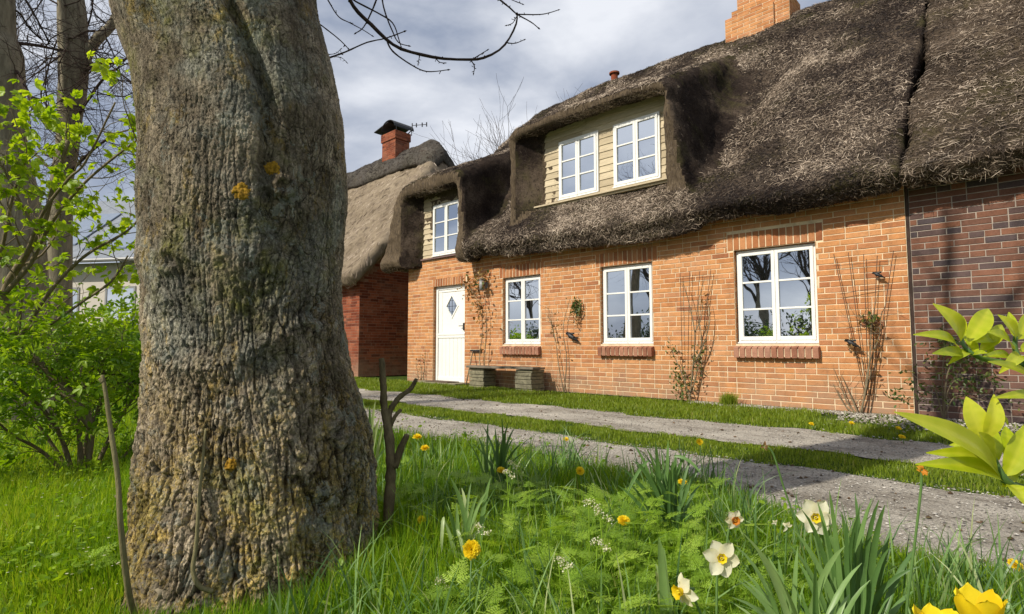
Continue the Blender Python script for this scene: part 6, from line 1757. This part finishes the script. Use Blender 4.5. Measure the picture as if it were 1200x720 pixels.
def climber(name, lab, base, canes, leafspots, rods=(), wires=(), seed=1, mat=M_rose, cane_mat=M_twig2, ls=.05, cat="climbing rose", tw=3):
    rr = random.Random(seed); rg_ = np.random.default_rng(seed)
    root = empty(name, (base[0], base[1], 0), lab, cat)
    g = MB()
    for pts in canes:
        off = rr.uniform(.05, .16)
        P = [wp(x, y, off + rr.uniform(-.02, .04)) for x, y in pts]
        if pts[0][1] > 440: P[0][2] = -.01
        Ps = stick(g, P, .010, .003, 6, 18, rough=.12)
        for k in range(tw):
            i_ = rr.randrange(3, len(Ps)); grow(g, Ps[i_], (rr.gauss(0, .6), -rr.uniform(0, .4), rr.uniform(.1, 1)), rr.uniform(.12, .32), .0032, 1, None, .35, 4, .1, (1, 3), .6, 0, rr, minr=.0016)
    part(g, "canes", cane_mat, root, True)
    if rods or wires:
        g = MB()
        for (a, b_) in rods: g.tube([wp(*a, .06), wp(*b_, .06)], .0042, 5)
        for (a, b_) in wires: g.tube([wp(*a, .052), wp(*b_, .052)], .003, 5)
        part(g, "trellis", M_rod, root, True)
    if leafspots:
        f = MB()
        for (x, y, n, sx, sy, m_) in leafspots:
            P = np.array([wp(x + rg_.normal(0, sx), y + rg_.normal(0, sy), rg_.uniform(.02, .2)) for _ in range(n)])
            leaves_at(f, P, rg_.normal(0, 1, (n, 3)), rg_.uniform(.6, 1.2, n) * ls, rg_.random(n), LEAF, .4, .4, m_, rg_)
        part(f, "foliage", [mat, M_dry], root, True)
    return root
climber("climbing_plant", "dead brown creeper hanging over the lamp between door and left window", wp(563, 455), [[(566, 458), (562, 420), (566, 380), (556, 345), (548, 332)], [(567, 458), (568, 420), (570, 380), (568, 345), (562, 328)], [(555, 345), (548, 335), (542, 330)]],
        [(552, 335, 60, 6, 7, 1), (566, 325, 30, 4, 4, 1), (560, 355, 40, 5, 10, 1), (566, 372, 16, 5, 5, 1), (564, 400, 14, 3, 14, 1), (560, 330, 26, 6, 5, 0)], seed=3, ls=.085)
climber("climbing_rose", "sparse dry rose canes between the left and middle windows", wp(660, 462), [[(661, 462), (655, 430), (651, 400), (643, 362)], [(656, 462), (650, 446)], [(661, 462), (664, 420), (660, 385), (668, 350)], [(651, 400), (646, 380), (641, 370)]],
        [(648, 385, 22, 3, 9, 1), (655, 410, 10, 4, 10, 1)], seed=4, ls=.05)
climber("climbing_rose", "leafy-footed rose on a faint fan trellis between the middle and right windows", wp(808, 470), [[(808, 472), (812, 430), (814, 390), (806, 350), (800, 330)], [(806, 472), (816, 440), (822, 400), (818, 360), (826, 325)], [(810, 472), (800, 440), (790, 418), (786, 408)], [(812, 430), (826, 400), (832, 372), (828, 350)], [(814, 390), (822, 372), (823, 352)]],
        [(800, 452, 110, 7, 9, 0), (815, 425, 60, 5, 8, 0), (796, 440, 50, 6, 8, 0), (788, 412, 26, 5, 4, 0), (822, 405, 16, 4, 6, 0), (812, 440, 30, 6, 12, 1), (825, 350, 10, 3, 5, 1)],
        [((800, 445), (797, 320)), ((806, 445), (808, 318)), ((812, 445), (820, 318)), ((818, 445), (833, 316))], [((792, 328), (838, 324)), ((796, 362), (832, 360))], 5, ls=.05)
climber("climbing_rose", "bare rose canes on a wire fan trellis right of the right window", wp(1008, 490), [[(1008, 492), (1016, 450), (1020, 410), (1022, 375), (1030, 340)], [(1008, 492), (1020, 440), (1024, 400), (1020, 360)], [(1004, 492), (992, 470), (984, 448), (977, 432)], [(1002, 492), (990, 475), (976, 450)], [(1006, 492), (996, 462), (986, 440)], [(1010, 490), (1018, 430), (1030, 395), (1033, 365)], [(1020, 380), (1010, 372), (1004, 370)]],
        [(1020, 376, 34, 5, 5, 0), (1015, 372, 20, 6, 3, 1), (1024, 392, 22, 4, 7, 1), (998, 405, 18, 4, 4, 1), (1022, 430, 14, 4, 10, 1)],
        [((1014, 464), (977, 298)), ((1016, 464), (994, 296)), ((1018, 464), (1012, 298)), ((1020, 464), (1028, 300)), ((1022, 464), (1047, 294))], [((976, 312), (1044, 306)), ((984, 345), (1040, 335)), ((992, 385), (1034, 378))], 6, ls=.055)
climber("climbing_rose", "thin twiggy stems tied up left of the white door", wp(493, 456), [[(493, 458), (494, 440), (492, 415)], [(496, 458), (497, 435), (499, 410)], [(490, 458), (490, 440), (487, 425)]], [(492, 432, 24, 2.5, 9, 1), (497, 420, 8, 2, 5, 1)], seed=7, ls=.05, tw=2)
# rose bush at the dark wall
b = wp(1105, 480, .25); b[2] = 0
shrub("rose_bush", "green rose bush growing at the foot of the dark brick wall", b,
      [([b, wp(1110, 440, .25), wp(1125, 415, .22), wp(1140, 405, .2)], .010, .004, 7, .22), ([b, wp(1095, 455, .3), wp(1082, 462, .35), wp(1070, 468, .4)], .008, .003, 6, .18), ([b, wp(1115, 450, .25), wp(1150, 440, .25)], .008, .003, 6, .2), ([b, wp(1105, 430, .2), wp(1112, 400, .2)], .007, .003, 5, .2), ([b, wp(1120, 465, .3), wp(1155, 470, .3)], .007, .003, 5, .2)],
      M_rose, LEAF, .05, 620, 91, M_twig2, 1, spread=.045)
# hanging plant and dark ornaments on the wall
c = wp(675, 360, .07)
root = empty("hanging_plant", tuple(c), "small bunch of dark green leaves hung on the wall right of the left window", "hanging plant")
mb = MB(); n_ = 170; rg_ = np.random.default_rng(9); P = c + rg_.normal(0, 1, (n_, 3)) * np.array([.045, .03, .075])
D = rg_.normal(0, .6, (n_, 3)) + np.array([0, -.2, -.6])
leaves_at(mb, P, D, rg_.uniform(.03, .06, n_), rg_.random(n_) * .8, LEAF, .3, .4, 0, rg_)
P2 = c + np.array([.0, 0, -.22]) + rg_.normal(0, 1, (40, 3)) * np.array([.03, .02, .07]); leaves_at(mb, P2, rg_.normal(0, 1, (40, 3)), rg_.uniform(.03, .05, 40), rg_.random(40), LEAF, .3, .4, 1, rg_)
part(mb, "foliage", [M_rose, M_dry], root, True)
mb = MB(); mb.tube([c + np.array([0, .06, .17]), c + np.array([0, -.01, .15]), c + np.array([0, 0, .0]), c + np.array([0.01, 0, -.24])], .005, 5); part(mb, "hook", M_rod, root, True)
def bird(name, c, lab, s=1.0, m=M_dark):
    """flat-bodied metal bird ornament with body, wings, tail and beak in one sheet with thickness"""
    mb = MB(); c = np.asarray(c, float)
    mb.tube([c + np.array([-.10, 0, .03]) * s, c + np.array([-.05, 0, .04]) * s, c + np.array([0, -.01, .0]) * s, c + np.array([.07, 0, -.04]) * s, c + np.array([.15, 0, -.09]) * s], np.array([.006, .03, .045, .03, .008]) * s, 10)
    mb.tube([c + np.array([-.10, -.01, .04]) * s, c + np.array([-.06, -.015, .055]) * s], np.array([.004, .024]) * s, 8)
    for q in (1, -1): mb.box(np.array([-.03, -.03 + .0 * q, -.005]) * s + c + np.array([0, 0, .03 * q * s]), np.array([.09, -.02, .025]) * s + c + np.array([0, 0, .03 * q * s]))
    return tag(mb.build(name, m, None, True), lab, "ornament", "dark bird ornaments on the wall")
bird("bird_ornament", wp(669, 394, .06), "dark bird ornament on the wall just below the hanging leaves")
bird("bird_ornament", wp(1028, 322, .07), "dark bird ornament at the top of the right trellis", .5)
bird("bird_ornament", wp(997, 402, .1), "dark bird ornament hanging low on the left of the right trellis", .65)
# tuft of grass at the wall, right of the middle rose
b = onY(854, 478, 7.4); b[2] = 0
mb = MB(); n_ = 420; P = b + np.stack([r3.normal(0, .045, n_), r3.normal(0, .045, n_), 0 * r3.random(n_)], 1)
blades(mb, P, r3.uniform(.10, .2, n_), r3.uniform(.005, .009, n_), (P - b) * 4, np.clip(r3.normal(.5, .15, n_), 0, 1), r3, 4)
tag(mb.build("grass_tuft", M_lawn2, None, True), "round tuft of grass standing alone at the wall foot left of the right window sill", "grass tuft")
